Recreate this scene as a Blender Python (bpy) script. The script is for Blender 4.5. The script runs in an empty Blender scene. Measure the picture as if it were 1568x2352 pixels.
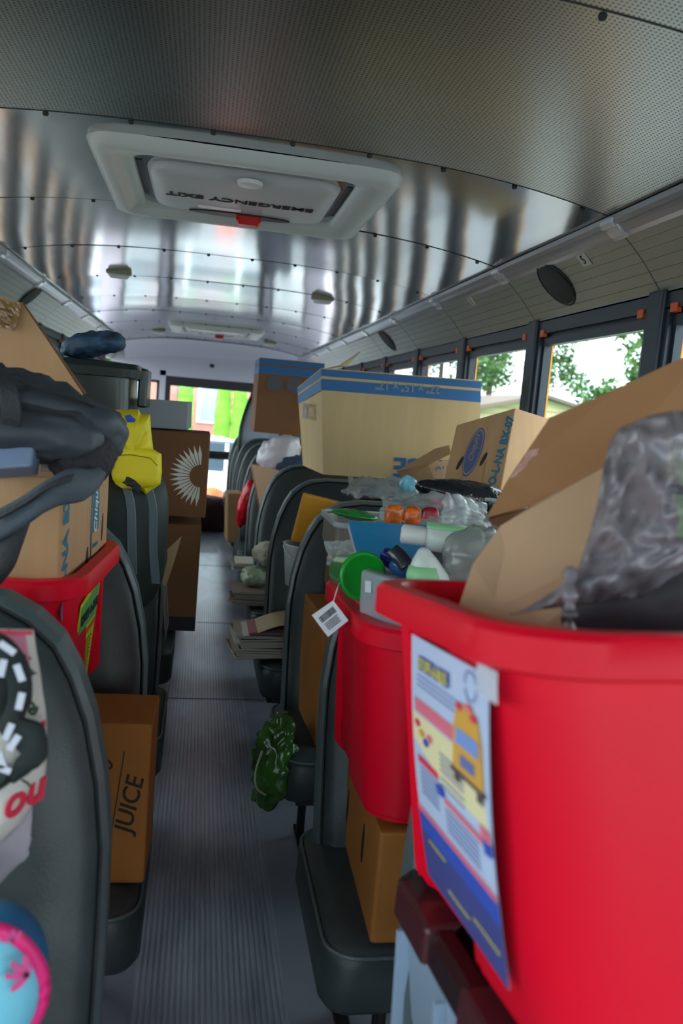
import bpy, bmesh, math, random
from mathutils import Vector, Matrix, noise
R = math.radians
random.seed(7)
S = bpy.context.scene
COL = S.collection
# ------------------------------------------------------------------ camera
F, RHO = 1850.0, R(4.8)
CAM = Vector((-0.085, 0.0, 1.30))
fw = Vector((-318, -255, F)).normalized()            # bus axis in lens coordinates (right, down, forward)
rt = Vector((math.cos(RHO), math.sin(RHO), 0)); rt = (rt - rt.dot(fw) * fw).normalized()
dn = fw.cross(rt)
def P(px, py, d):
    """point on the line of sight of a photo pixel at distance d along the bus"""
    v = Vector((px - 784, py - 1176, F))
    k = d / v.dot(fw)
    return Vector((CAM.x + v.dot(rt) * k, d, CAM.z - v.dot(dn) * k))
cd = bpy.data.cameras.new('camera'); cam = bpy.data.objects.new('camera', cd); COL.objects.link(cam)
cd.sensor_fit = 'VERTICAL'; cd.sensor_height = 36; cd.sensor_width = 24; cd.lens = F / 2352 * 36
rows = [(rt[i], fw[i], -dn[i]) for i in range(3)]      # lens axes expressed in world
right = Vector(rows[0]); down_ = Vector(rows[1]); fwd = Vector(rows[2])
M = Matrix((right, -down_, -fwd)).transposed().to_4x4(); M.translation = CAM
cam.matrix_world = M
cd.clip_start = 0.02; cd.clip_end = 300
cd.dof.use_dof = True; cd.dof.focus_distance = 2.0; cd.dof.aperture_fstop = 4.0
S.camera = cam
# ------------------------------------------------------------------ light and exposure
w = bpy.data.worlds.new('sky'); S.world = w; w.use_nodes = True
nt = w.node_tree; bg = nt.nodes['Background']
tc = nt.nodes.new('ShaderNodeTexCoord'); nz = nt.nodes.new('ShaderNodeTexNoise'); rp = nt.nodes.new('ShaderNodeValToRGB')
nz.inputs['Scale'].default_value = 2.2; nz.inputs['Detail'].default_value = 6
nt.links.new(tc.outputs['Generated'], nz.inputs['Vector']); nt.links.new(nz.outputs['Fac'], rp.inputs['Fac'])
rp.color_ramp.elements[0].position = .38; rp.color_ramp.elements[0].color = (.62, .80, .95, 1)
rp.color_ramp.elements[1].position = .58; rp.color_ramp.elements[1].color = (.94, .97, 1, 1)
nt.links.new(rp.outputs['Color'], bg.inputs['Color']); bg.inputs['Strength'].default_value = 1.0
sl = bpy.data.lights.new('sun', 'SUN'); sl.energy = 1.2; sl.angle = R(25); sl.color = (1, .97, .92)
so = bpy.data.objects.new('sun', sl); COL.objects.link(so); so.rotation_euler = (R(35), R(-38), 0)
S.view_settings.view_transform = 'Standard'; S.view_settings.look = 'None'
S.view_settings.gamma = 1; S.view_settings.use_curve_mapping = False
S.view_settings.exposure = 2.45

# ------------------------------------------------------------------ materials
def lin(c):
    return tuple(((v / 255) / 12.92 if v / 255 <= .04045 else ((v / 255 + .055) / 1.055) ** 2.4) for v in c) + (1,)
MATS = {}
def mat(name, rgb, rough=.5, metal=0, var=0, scale=8, bump=0, bscale=60, spec=.5, stretch=None, trans=0, sheen=0, coat=0):
    if name in MATS: return MATS[name]
    m = bpy.data.materials.new(name); m.use_nodes = True; n = m.node_tree.nodes; l = m.node_tree.links
    b = n['Principled BSDF']; c = lin(rgb)
    b.inputs['Base Color'].default_value = c; b.inputs['Roughness'].default_value = rough
    b.inputs['Metallic'].default_value = metal; b.inputs['Specular IOR Level'].default_value = spec
    if coat: b.inputs['Coat Weight'].default_value = coat; b.inputs['Coat Roughness'].default_value = .15
    t = n.new('ShaderNodeTexCoord'); src = t.outputs['Object']
    if stretch:
        mp = n.new('ShaderNodeMapping'); mp.inputs['Scale'].default_value = stretch
        l.new(src, mp.inputs['Vector']); src = mp.outputs['Vector']
    if var:
        z = n.new('ShaderNodeTexNoise'); z.inputs['Scale'].default_value = scale; z.inputs['Detail'].default_value = 5
        l.new(src, z.inputs['Vector'])
        r = n.new('ShaderNodeValToRGB')
        r.color_ramp.elements[0].position = .3; r.color_ramp.elements[1].position = .7
        r.color_ramp.elements[0].color = tuple(v * (1 - var) for v in c[:3]) + (1,)
        r.color_ramp.elements[1].color = tuple(min(1, v * (1 + var)) for v in c[:3]) + (1,)
        l.new(z.outputs['Fac'], r.inputs['Fac']); l.new(r.outputs['Color'], b.inputs['Base Color'])
    if bump:
        z2 = n.new('ShaderNodeTexNoise'); z2.inputs['Scale'].default_value = bscale; z2.inputs['Detail'].default_value = 4
        l.new(src, z2.inputs['Vector'])
        bp = n.new('ShaderNodeBump'); bp.inputs['Strength'].default_value = bump; bp.inputs['Distance'].default_value = .01
        l.new(z2.outputs['Fac'], bp.inputs['Height']); l.new(bp.outputs['Normal'], b.inputs['Normal'])
    if trans:
        mx = n.new('ShaderNodeMixShader'); tr = n.new('ShaderNodeBsdfTransparent'); mx.inputs[0].default_value = trans
        l.new(b.outputs[0], mx.inputs[1]); l.new(tr.outputs[0], mx.inputs[2]); l.new(mx.outputs[0], n['Material Output'].inputs['Surface'])
    MATS[name] = m; return m
def glass_mat():
    m = bpy.data.materials.new('window_glass'); m.use_nodes = True; n = m.node_tree.nodes; l = m.node_tree.links
    g = n.new('ShaderNodeBsdfGlossy'); g.inputs['Roughness'].default_value = .02
    t = n.new('ShaderNodeBsdfTransparent'); t.inputs['Color'].default_value = (.93, .97, .95, 1)
    lw = n.new('ShaderNodeLayerWeight'); lw.inputs['Blend'].default_value = .5
    pw = n.new('ShaderNodeMath'); pw.operation = 'POWER'; l.new(lw.outputs['Facing'], pw.inputs[0]); pw.inputs[1].default_value = 5
    f = n.new('ShaderNodeMath'); f.operation = 'MULTIPLY_ADD'; l.new(pw.outputs[0], f.inputs[0]); f.inputs[1].default_value = .35; f.inputs[2].default_value = .02
    x = n.new('ShaderNodeMixShader'); l.new(f.outputs[0], x.inputs[0]); l.new(t.outputs[0], x.inputs[1]); l.new(g.outputs[0], x.inputs[2])
    l.new(x.outputs[0], n['Material Output'].inputs['Surface']); return m
GLASS = glass_mat()
def perforated():
    m = bpy.data.materials.new('perforated_aluminium'); m.use_nodes = True; n = m.node_tree.nodes; l = m.node_tree.links
    b = n['Principled BSDF']; b.inputs['Metallic'].default_value = 1; b.inputs['Roughness'].default_value = .27
    t = n.new('ShaderNodeTexCoord')
    def vm(op, a, bb=None):
        k = n.new('ShaderNodeVectorMath'); k.operation = op; l.new(a, k.inputs[0])
        if bb is not None: k.inputs[1].default_value = bb
        return k
    s = vm('MULTIPLY', t.outputs['Object'], (110, 110, 0)); fr = vm('FRACTION', s.outputs[0]); sb = vm('SUBTRACT', fr.outputs[0], (.5, .5, 0)); ln = vm('LENGTH', sb.outputs[0])
    lt = n.new('ShaderNodeMath'); lt.operation = 'LESS_THAN'; l.new(ln.outputs['Value'], lt.inputs[0]); lt.inputs[1].default_value = .22
    mx = n.new('ShaderNodeMix'); mx.data_type = 'RGBA'; l.new(lt.outputs[0], mx.inputs['Factor'])
    mx.inputs['A'].default_value = (.43, .455, .42, 1); mx.inputs['B'].default_value = (.06, .065, .06, 1)
    l.new(mx.outputs['Result'], b.inputs['Base Color']); return m
PERF = perforated()
ALU = mat('brushed_aluminium', (190, 191, 192), .12, 1, var=.05, scale=3, bump=.05, bscale=2.2, stretch=(3, .6, 1))
SEAM = mat('dark_seam', (38, 40, 42), .6)
PANEL = mat('ribbed_side_panel', (176, 178, 170), .38, .55)
RAIL = mat('aluminium_rail', (178, 178, 184), .3, .6)
VINYL = mat('charcoal_vinyl', (48, 57, 60), .42, var=.12, scale=20, bump=.10, bscale=320)
VINYL2 = mat('vinyl_edge', (80, 93, 97), .38, bump=.1, bscale=320)
THREAD = mat('seam_thread', (22, 26, 28), .7)
STEEL = mat('black_steel', (30, 31, 33), .4, .3)
RUB = mat('grey_rubber_floor', (140, 142, 156), .32, var=.18, scale=3.5, bump=.15, bscale=25)
RIB = mat('ribbed_rubber', (156, 158, 172), .28, var=.2, scale=4, stretch=(3, 1, 1))
WALLP = mat('painted_wall', (158, 160, 165), .5)
REARP = mat('painted_rear_wall', (190, 190, 202), .45)
FRAME = mat('dark_window_frame', (48, 56, 66), .4, .3)
YEL = mat('bus_yellow', (232, 160, 30), .4)
ORG = mat('orange_latch', (235, 100, 40), .4)
WHT = mat('white_plastic', (225, 225, 222), .35)
CARD = mat('cardboard', (178, 138, 98), .75, var=.06, scale=5, bump=.08, bscale=40, stretch=(6, 6, .4))
CARDP = mat('pale_cardboard', (196, 168, 122), .75, var=.05, scale=4, bump=.06, bscale=40, stretch=(6, 6, .4))
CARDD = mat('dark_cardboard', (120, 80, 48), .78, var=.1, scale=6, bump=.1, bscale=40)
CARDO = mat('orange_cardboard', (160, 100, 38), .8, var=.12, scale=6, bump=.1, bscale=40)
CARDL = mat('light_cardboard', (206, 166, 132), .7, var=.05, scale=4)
CARDE = mat('cardboard_edge', (150, 112, 76), .85)
INKB = mat('blue_ink', (34, 96, 150), .6)
INKT = mat('teal_ink', (24, 106, 136), .6)
INKK = mat('black_ink', (34, 28, 26), .7)
INKW = mat('white_ink', (226, 222, 212), .6)
INKR = mat('red_ink', (196, 30, 50), .6)
RED = mat('red_plastic', (222, 2, 38), .42, bump=.03, bscale=150, spec=.25)
DGREEN = mat('dark_green_plastic', (30, 42, 40), .3)
TAPE = mat('packing_tape', (128, 96, 58), .25, var=.2, scale=30, bump=.3, bscale=40)
NYL = mat('charcoal_nylon', (58, 64, 72), .6, var=.15, scale=10, bump=.25, bscale=30)
NYLB = mat('black_webbing', (34, 36, 42), .65, bump=.3, bscale=200)
NYLG = mat('slate_strap_padding', (62, 72, 82), .7, bump=.2, bscale=200)
YCL = mat('yellow_cloth', (226, 206, 20), .6, bump=.2, bscale=24)
PAPER = mat('paper', (216, 218, 226), .6)
POSTER = mat('poster_paper', (196, 210, 240), .35)
PLAS = mat('clear_plastic', (190, 196, 198), .12, trans=.62, bump=.6, bscale=26, coat=.6)
PLASD = mat('grey_translucent_plastic', (140, 134, 142), .24, trans=.22, bump=.25, bscale=7, coat=.4)
CLEARC = mat('frosted_container', (176, 184, 196), .25, trans=.35)
CLEARB = mat('cloudy_storage_plastic', (170, 190, 214), .3, trans=.2)

# ------------------------------------------------------------------ helpers
def wloc(o):
    v = Vector((0, 0, 0))
    while o is not None: v += o.location; o = o.parent
    return v
def obj(name, bm, m, parent=None, smooth=False, bevel=0):
    me = bpy.data.meshes.new(name)
    bmesh.ops.recalc_face_normals(bm, faces=bm.faces)
    if parent is not None: bmesh.ops.translate(bm, verts=bm.verts, vec=-wloc(parent))
    bm.to_mesh(me); bm.free(); me.materials.append(m)
    if smooth:
        for p in me.polygons: p.use_smooth = True
    o = bpy.data.objects.new(name, me); COL.objects.link(o); o.parent = parent
    if bevel:
        b = o.modifiers.new('bevel', 'BEVEL'); b.width = bevel; b.segments = 2; b.limit_method = 'ANGLE'
    return o
def tag(o, label=None, cat=None, group=None, kind=None):
    if label: o['label'] = label
    if cat: o['category'] = cat
    if group: o['group'] = group
    if kind: o['kind'] = kind
    return o
def thing(name, label, cat, loc=(0, 0, 0), group=None, kind=None):
    o = bpy.data.objects.new(name, None); o.empty_display_size = .05; COL.objects.link(o); o.location = loc
    return tag(o, label, cat, group, kind)
def box(bm, x0, x1, y0, y1, z0, z1):
    v = [bm.verts.new((x, y, z)) for z in (z0, z1) for y in (y0, y1) for x in (x0, x1)]
    for f in ((0, 1, 3, 2), (4, 6, 7, 5), (0, 4, 5, 1), (2, 3, 7, 6), (0, 2, 6, 4), (1, 5, 7, 3)): bm.faces.new([v[i] for i in f])
def bx(*a):
    bm = bmesh.new(); box(bm, *a); return bm
def hexa(bm, b4, t4):
    v = [bm.verts.new(p) for p in list(b4) + list(t4)]
    for f in ((3, 2, 1, 0), (4, 5, 6, 7), (0, 1, 5, 4), (1, 2, 6, 5), (2, 3, 7, 6), (3, 0, 4, 7)): bm.faces.new([v[i] for i in f])
def loft(bm, rings, closed=True, cap0=True, cap1=True):
    vs = [[bm.verts.new(p) for p in r] for r in rings]; n = len(vs[0])
    for a, b in zip(vs, vs[1:]):
        for i in range(n if closed else n - 1):
            j = (i + 1) % n; bm.faces.new((a[i], a[j], b[j], b[i]))
    if cap0: bm.faces.new(vs[0][::-1])
    if cap1: bm.faces.new(vs[-1])
    return vs
def slab(pts, t, bm=None):
    """flat piece with outline pts and real thickness t"""
    bm = bm or bmesh.new(); pts = [Vector(p) for p in pts]
    n = Vector((0, 0, 0)); c = sum(pts, Vector()) / len(pts)
    for a, b in zip(pts, pts[1:] + pts[:1]): n += (a - c).cross(b - c)
    n = n.normalized() * t
    loft(bm, [pts, [p + n for p in pts]]); return bm
def tube(pts, r, seg=8, bm=None, cap=True):
    bm = bm or bmesh.new(); pts = [Vector(p) for p in pts]; rings = []
    for i, p in enumerate(pts):
        t = (pts[min(i + 1, len(pts) - 1)] - pts[max(i - 1, 0)]).normalized()
        u = t.cross(Vector((0, 0, 1)));
        if u.length < .1: u = t.cross(Vector((0, 1, 0)))
        u.normalize(); v = t.cross(u); rr_ = r[i] if isinstance(r, (list, tuple)) else r
        rings.append([p + (u * math.cos(a) + v * math.sin(a)) * rr_ for a in [2 * math.pi * k / seg for k in range(seg)]])
    loft(bm, rings, cap0=cap, cap1=cap); return bm
def smoothpath(pts, n=8):
    pts = [Vector(p) for p in pts]; out = []
    for i in range(len(pts) - 1):
        p0, p1, p2, p3 = pts[max(i - 1, 0)], pts[i], pts[i + 1], pts[min(i + 2, len(pts) - 1)]
        for k in range(n):
            t = k / n
            out.append(.5 * ((2 * p1) + (p2 - p0) * t + (2 * p0 - 5 * p1 + 4 * p2 - p3) * t * t + (3 * p1 - p0 - 3 * p2 + p3) * t ** 3))
    out.append(pts[-1]); return out
def ribbon(pts, wv, t, n=8):
    """band of width vectors wv along pts, thickness t, rounded edges"""
    bm = bmesh.new(); c = smoothpath(pts, n); W = smoothpath(wv, n); rings = []
    for i, p in enumerate(c):
        tg = (c[min(i + 1, len(c) - 1)] - c[max(i - 1, 0)]).normalized(); u = W[i]; nn = tg.cross(u).normalized() * t
        rings.append([p - u * .5, p - u * .42 + nn * .5, p + u * .42 + nn * .5, p + u * .5, p + u * .42 - nn * .5, p - u * .42 - nn * .5])
    loft(bm, rings); return bm
def rr(wd, dp, r, z=0, n=6, cx=0, cy=0):
    out = []
    for sx, sy, a0 in ((1, 1, 0), (-1, 1, 90), (-1, -1, 180), (1, -1, 270)):
        for k in range(n + 1):
            a = R(a0 + 90 * k / n)
            out.append(Vector((cx + sx * (wd / 2 - r) + r * math.cos(a), cy + sy * (dp / 2 - r) + r * math.sin(a), z)))
    return out
def lathe(prof, c, axis=(0, 0, 1), seg=24, bm=None):
    bm = bm or bmesh.new(); q = Vector((0, 0, 1)).rotation_difference(Vector(axis)); c = Vector(c)
    loft(bm, [[c + q @ Vector((r * math.cos(a), r * math.sin(a), h)) for a in [2 * math.pi * k / seg for k in range(seg)]] for r, h in prof])
    return bm
def blob(c, rad, amp=.0, freq=6, seed=0, rot=(0, 0, 0), e=1.0, sub=(40, 26), flat=None):
    """crumpled closed volume (super-ellipsoid); flat = lowest z it may reach"""
    bm = bmesh.new(); nu, nv = sub; rings = []; c = Vector(c)
    from mathutils import Euler
    q = Euler(rot).to_matrix()
    def sp(v): return math.copysign(abs(v) ** e, v)
    off = Vector((seed * 7.3, seed * 3.1, seed * 1.7))
    for j in range(1, nv):
        ph = -math.pi / 2 + math.pi * j / nv; ring = []
        for i in range(nu):
            th = 2 * math.pi * i / nu
            d = Vector((sp(math.cos(ph)) * sp(math.cos(th)), sp(math.cos(ph)) * sp(math.sin(th)), sp(math.sin(ph))))
            p = Vector((d.x * rad[0], d.y * rad[1], d.z * rad[2]))
            s = noise.noise(p * freq + off) * .6 + (abs(noise.noise(p * freq * 2.3 + off)) - .2) * .7 + noise.noise(p * freq * 5 + off) * .2
            p = q @ (p + d.normalized() * s * amp) + c
            if flat is not None and p.z < flat: p.z = flat + (p.z - flat) * .02
            ring.append(p)
        rings.append(ring)
    loft(bm, rings); return bm
def cloth(c00, c10, c11, c01, nx=24, ny=24, amp=.01, freq=12, seed=0, t=.002, sag=0, ridge=True):
    """crumpled sheet spanning four corners, with thickness"""
    bm = bmesh.new(); c00, c10, c11, c01 = map(Vector, (c00, c10, c11, c01))
    n = (c10 - c00).cross(c01 - c00).normalized(); off = Vector((seed * 5.1, seed * 2.3, seed)); top = []; bot = []
    for j in range(ny + 1):
        a = []; b = []
        for i in range(nx + 1):
            u, v = i / nx, j / ny
            p = (c00 * (1 - u) + c10 * u) * (1 - v) + (c01 * (1 - u) + c11 * u) * v
            s = noise.noise(p * freq + off) + (.8 * (abs(noise.noise(p * freq * 1.9 + off * 2)) * 2 - .5) if ridge else 0)
            p = p + n * (s * amp + sag * math.sin(math.pi * u) * math.sin(math.pi * v))
            e = noise.noise(Vector((u * 5, v * 5, seed))) * amp * .8
            if i in (0, nx): p += (c10 - c00).normalized() * e
            if j in (0, ny): p += (c01 - c00).normalized() * e
            a.append(bm.verts.new(p)); b.append(bm.verts.new(p - n * t))
        top.append(a); bot.append(b)
    for j in range(ny):
        for i in range(nx):
            bm.faces.new((top[j][i], top[j][i + 1], top[j + 1][i + 1], top[j + 1][i])); bm.faces.new((bot[j][i], bot[j + 1][i], bot[j + 1][i + 1], bot[j][i + 1]))
    for i in range(nx):
        bm.faces.new((top[0][i], bot[0][i], bot[0][i + 1], top[0][i + 1])); bm.faces.new((top[ny][i], top[ny][i + 1], bot[ny][i + 1], bot[ny][i]))
    for j in range(ny):
        bm.faces.new((top[j][0], top[j + 1][0], bot[j + 1][0], bot[j][0])); bm.faces.new((top[j][nx], bot[j][nx], bot[j + 1][nx], top[j + 1][nx]))
    return bm
def text_bm(s, size, o, ux, uy, ext=.0004, shear=0, bold=0, center=True, sx=1):
    """lettering as thin solid mesh; o = centre, ux = reading direction, uy = up direction of letters"""
    cu = bpy.data.curves.new('lettering', 'FONT'); cu.body = s; cu.size = size; cu.extrude = ext; cu.shear = shear; cu.offset = bold
    cu.align_x = 'CENTER' if center else 'LEFT'; cu.align_y = 'CENTER'; cu.resolution_u = 3
    ob = bpy.data.objects.new('lettering', cu); COL.objects.link(ob)
    me = bpy.data.meshes.new_from_object(ob.evaluated_get(bpy.context.evaluated_depsgraph_get()))
    bm = bmesh.new(); bm.from_mesh(me); bpy.data.objects.remove(ob); bpy.data.curves.remove(cu); bpy.data.meshes.remove(me)
    ux = Vector(ux).normalized(); uy = Vector(uy); uy = (uy - uy.dot(ux) * ux).normalized(); un = ux.cross(uy)
    o = Vector(o)
    for v in bm.verts: v.co = o + ux * v.co.x * sx + uy * v.co.y + un * v.co.z
    return bm
def place(root, loc, rot=(0, 0, 0)):
    root.location = loc; root.rotation_euler = rot; return root
def copy_tree(o, parent=None):
    c = o.copy(); COL.objects.link(c); c.parent = parent
    for ch in list(o.children): copy_tree(ch, c)
    return c
def struct(o): o['kind'] = 'structure'; return o

# ================================================================== BUS SHELL
HW, YF, YR = 1.15, -1.9, 9.8
PILL = [2.13 + .865 * k for k in range(-4, 9)]            # pillar positions along both sides
# floor
fl = struct(obj('floor', bx(-HW, HW, YF, YR, -.05, 0), RUB))
bm = bmesh.new(); prof = []; n = 25; x0, x1 = -.155, .172; p = (x1 - x0) / n
prof.append((x0 - .004, .0005))
for i in range(n):
    a = x0 + i * p; prof += [(a + .001, .0045), (a + p * .58, .0045), (a + p * .62, .0012), (a + p * .96, .0012)]
prof.append((x1 + .004, .0005))
for i in range(len(prof) - 1):
    (a, za), (b, zb) = prof[i], prof[i + 1]
    bm.faces.new([bm.verts.new(q) for q in ((a, YF, za), (b, YF, zb), (b, YR - 1.2, zb), (a, YR - 1.2, za))])
obj('ribbed_runner', bm, RIB, fl)
bm = bmesh.new()
for y in (3.45, 4.7, 6.4, 8.2): box(bm, -.17, .45, y, y + .005, .004, .0056)
obj('floor_seam', bm, SEAM, fl)
obj('floor_marking', bx(-.06, .12, 6.98, 7.22, .004, .0055), mat('worn_tread', (92, 98, 116), .5), fl)
# ceiling
def ceilz(x): return 1.966 - .084 * abs(x) ** 3.0
YS = [YF] + [q for q in PILL if q > -1] + [YR]
ceil = thing('ceiling', None, None, (0, 0, 1.9), kind='structure')
NX = 40
for k in range(len(YS) - 1):
    y0, y1 = YS[k], YS[k + 1]
    perf = y1 < 2.2
    bm = bmesh.new(); xs = [-1.01 + 2.02 * i / NX for i in range(NX + 1)]
    lo = [[(x, y, ceilz(x) + (00 * y + .003 * noise.noise(Vector((x * 1.5, y * 2.2, 3))) if not perf else 0)) for x in xs] for y in [y0 + (y1 - y0) * j / 6 for j in range(7)]]
    loft(bm, lo, closed=False, cap0=False, cap1=False)
    o = obj('ceiling_panel', bm, PERF if perf else ALU, ceil, smooth=True)
bm = bmesh.new()
for y in YS[1:-1]:
    loft(bm, [[(x, y + dy, ceilz(x) + dz) for dy, dz in ((-.002, .004), (-.002, -.0008), (.002, -.0008), (.002, .004))] for x in xs])
obj('ceiling_seam', bm, SEAM, ceil)
bm = bmesh.new()
for y in YS[1:-1]:
    for x in [-.9 + .2 * i for i in range(10)]: lathe([(.001, -.006), (.006, -.005), (.008, 0)], (x, y + .018, ceilz(x)), (0, 0, 1), 8, bm)
obj('rivet', bm, SEAM, ceil)
# roof outside keeps daylight out
bm = bmesh.new(); loft(bm, [[(x, y, 2.16 - .30 * (abs(x) / 1.22) ** 3) for x in [-1.22 + 2.44 * i / 16 for i in range(17)]] for y in (YF - .1, YR + .1)], closed=False, cap0=False, cap1=False)
ro = struct(obj('roof', bm, YEL)); sm = ro.modifiers.new('thickness', 'SOLIDIFY'); sm.thickness = .02
# side walls, slanted panels, rails
for s, side in ((1, 'right'), (-1, 'left')):
    bm = bmesh.new()
    box(bm, s * HW, s * (HW + .08), YF, YR, -.05, .76)
    box(bm, s * HW, s * (HW + .08), YF, YR, 1.70, 1.9)
    wl = struct(obj('wall_' + side, bm, WALLP))
    bm = bmesh.new()
    for y in PILL: box(bm, s * (HW - .012), s * (HW + .06), y - .042, y + .042, .76, 1.71)
    obj('pillar', bm, FRAME, wl, bevel=.006)
    bm = bmesh.new()
    for y in PILL: box(bm, s * (HW + .06), s * (HW + .067), y - .045, y + .045, .70, 1.71)
    box(bm, s * (HW + .08), s * (HW + .10), YF, YR, -.5, .78); box(bm, s * (HW + .08), s * (HW + .10), YF, YR, 1.70, 1.9)
    obj('outer_skin', bm, YEL, wl)
    obj('sill', bx(s * (HW - .03), s * (HW + .06), YF, YR, .74, .78), FRAME, wl, bevel=.004)
    # slanted grooved panels, one per bay
    pn = tag(bpy.data.objects.new('trim_' + ('1' if s > 0 else '2'), None), kind='structure'); COL.objects.link(pn)
    for k in range(len(YS) - 1):
        y0, y1 = YS[k] + .003, YS[k + 1] - .003
        pr = []; N = 7
        for i in range(N):
            for f, dz in ((.02, 0), (.90, 0), (.93, .0035), (.99, .0035)):
                u = (i + f) / N
                x = HW + .005 - (HW + .005 - 1.0) * u; z = 1.705 + (1.862 - 1.705) * u + .012 * math.sin(u * math.pi)
                pr.append((x + dz * .7, z + dz * .7))
        bm = bmesh.new(); loft(bm, [[(s * a, y, b) for a, b in pr] for y in (y0, y1)], closed=False, cap0=False, cap1=False)
        o = obj('side_panel', bm, PANEL, pn); sm = o.modifiers.new('thickness', 'SOLIDIFY'); sm.thickness = .004; sm.offset = 0
    bm = bmesh.new()
    for y in YS[1:-1]: box(bm, 0, 0, 0, 0, 0, 0) if False else loft(bm, [[(s * (HW + .007), y + d, 1.715), (s * 1.0, y + d, 1.879), (s * 1.01, y + d, 1.889), (s * (HW + .02), y + d, 1.725)] for d in (-.006, .006)])
    obj('panel_joint', bm, SEAM, pn)
    bm = bmesh.new()
    pr = [(a + .022, b - .006) for a, b in [(.945, 1.893), (.945, 1.878), (.955, 1.868), (.962, 1.874), (.972, 1.862), (.985, 1.852), (1.0, 1.846), (1.004, 1.86), (.99, 1.875), (.98, 1.9)]]
    loft(bm, [[(s * a, y, b) for a, b in pr] for y in (YF, YR)])
    obj('rail', bm, RAIL, pn)
    bm = bmesh.new()
    for y in YS[1:-1]: loft(bm, [[(s * a * 1.0 - s * .004, y + d, b - .006) for a, b in pr] for d in (-.034, -.03, .03, .034)])
    obj('rail_clip', bm, mat('clip_metal', (214, 214, 220), .22, .5), pn, bevel=.002)

# side windows: frame (> latch), pane
wn = 0
for s in (1, -1):
    for a, b in zip(PILL, PILL[1:]):
        wn += 1
        y0, y1 = a + .042, b - .042
        rt_ = thing('window_%d' % wn, None, None, (s * HW, (y0 + y1) / 2, .78), kind='structure')
        bm = bmesh.new(); X = lambda u: s * (HW + u)
        box(bm, X(.0), X(.05), y0, y1, 1.655, 1.705); box(bm, X(.012), X(.04), y0, y1, 1.612, 1.64); box(bm, X(.02), X(.035), y0, y1, 1.64, 1.655)
        box(bm, X(.0), X(.05), y0, y0 + .02, .78, 1.66); box(bm, X(.0), X(.05), y1 - .02, y1, .78, 1.66)
        box(bm, X(.015), X(.035), y0 + .02, y0 + .036, .78, 1.62); box(bm, X(.015), X(.035), y1 - .036, y1 - .02, .78, 1.62)
        box(bm, X(.01), X(.045), y0, y1, .78, .81); box(bm, X(.012), X(.045), y0, y1, 1.16, 1.185)
        fr = obj('window_frame', bm, FRAME, rt_)
        for yy in (y0 + .028, y1 - .058):
            obj('latch', bx(X(-.006), X(.012), yy, yy + .03, 1.643, 1.668), ORG, fr, bevel=.002)
        obj('pane', bx(X(.022), X(.026), y0 + .02, y1 - .02, .80, 1.63), GLASS, rt_)
# rear wall with door and side lights
bm = bmesh.new()
for a in ((-HW, -.97, 0, 1.9), (-.60, -.53, 0, 1.62), (.53, .60, 0, 1.62), (.97, HW, 0, 1.9), (-.97, -.60, 0, .78), (.60, .97, 0, .78), (-.97, .97, 1.56, 1.70), (-.97, -.6, 1.50, 1.56), (.6, .97, 1.5, 1.56)):
    box(bm, a[0], a[1], YR, YR + .07, a[2], a[3])
bm2 = [(x, ceilz(x) + .015) for x in [-.97 + 1.94 * i / 20 for i in range(21)]]
loft(bm, [[(x, y, z) for x, z in [(-.97, 1.7)] + bm2 + [(.97, 1.7)]] for y in (YR, YR + .07)])
rw = struct(obj('wall_rear', bm, REARP))
# curved cove between ceiling and rear wall
bm = bmesh.new(); loft(bm, [[(x, YR - .55 + .55 * math.sin(t), ceilz(x) - .004 - .16 * (1 - math.cos(t))) for x in xs] for t in [i / 8 * math.pi / 2 for i in range(9)]], closed=False, cap0=False, cap1=False)
obj('cove', bm, REARP, rw, smooth=True)
obj('speaker_dot', bx(-.03, .02, YR - .012, YR, 1.70, 1.74), STEEL, rw, bevel=.004)
dr = thing('door_1', None, None, (0, YR, 0), kind='structure')
bm = bmesh.new()
for a in ((-.53, -.47, .02, 1.56), (.47, .53, .02, 1.56), (-.47, .47, 1.45, 1.56), (-.47, .47, .62, .72), (-.47, .47, .02, .16)): box(bm, a[0], a[1], YR + .005, YR + .055, a[2], a[3])
obj('door_frame', bm, mat('black_door', (34, 30, 36), .4), dr)
obj('pane', bx(-.47, .47, YR + .028, YR + .032, .72, 1.45), GLASS, dr); obj('pane', bx(-.47, .47, YR + .028, YR + .032, .16, .62), GLASS, dr)
obj('handle_bar', bx(-.3, .3, YR - .03, YR - .01, .66, .69), STEEL, dr)
for k, (a, b) in enumerate(((-.97, -.60), (.60, .97))):
    wn += 1; t = thing('window_%d' % wn, None, None, (a, YR, .78), kind='structure'); bm = bmesh.new()
    for q in ((a, a + .03, .78, 1.5), (b - .03, b, .78, 1.5), (a, b, 1.47, 1.5), (a, b, .78, .81)): box(bm, q[0], q[1], YR + .01, YR + .05, q[2], q[3])
    obj('window_frame', bm, FRAME, t); obj('pane', bx(a + .03, b - .03, YR + .028, YR + .032, .81, 1.47), GLASS, t)
# front end behind the camera: windshield opening
bm = bmesh.new(); box(bm, -HW, HW, YF - .08, YF, -.05, .80); box(bm, -HW, HW, YF - .08, YF, 1.80, 2.05); box(bm, -HW, -1.05, YF - .08, YF, .8, 1.8); box(bm, 1.05, HW, YF - .08, YF, .8, 1.8); box(bm, -.04, .04, YF - .07, YF - .02, .8, 1.8)
struct(obj('wall_front', bm, WALLP))
wn += 1; struct(obj('window_%d' % wn, bx(-1.05, 1.05, YF - .05, YF - .045, .8, 1.8), GLASS))

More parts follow.
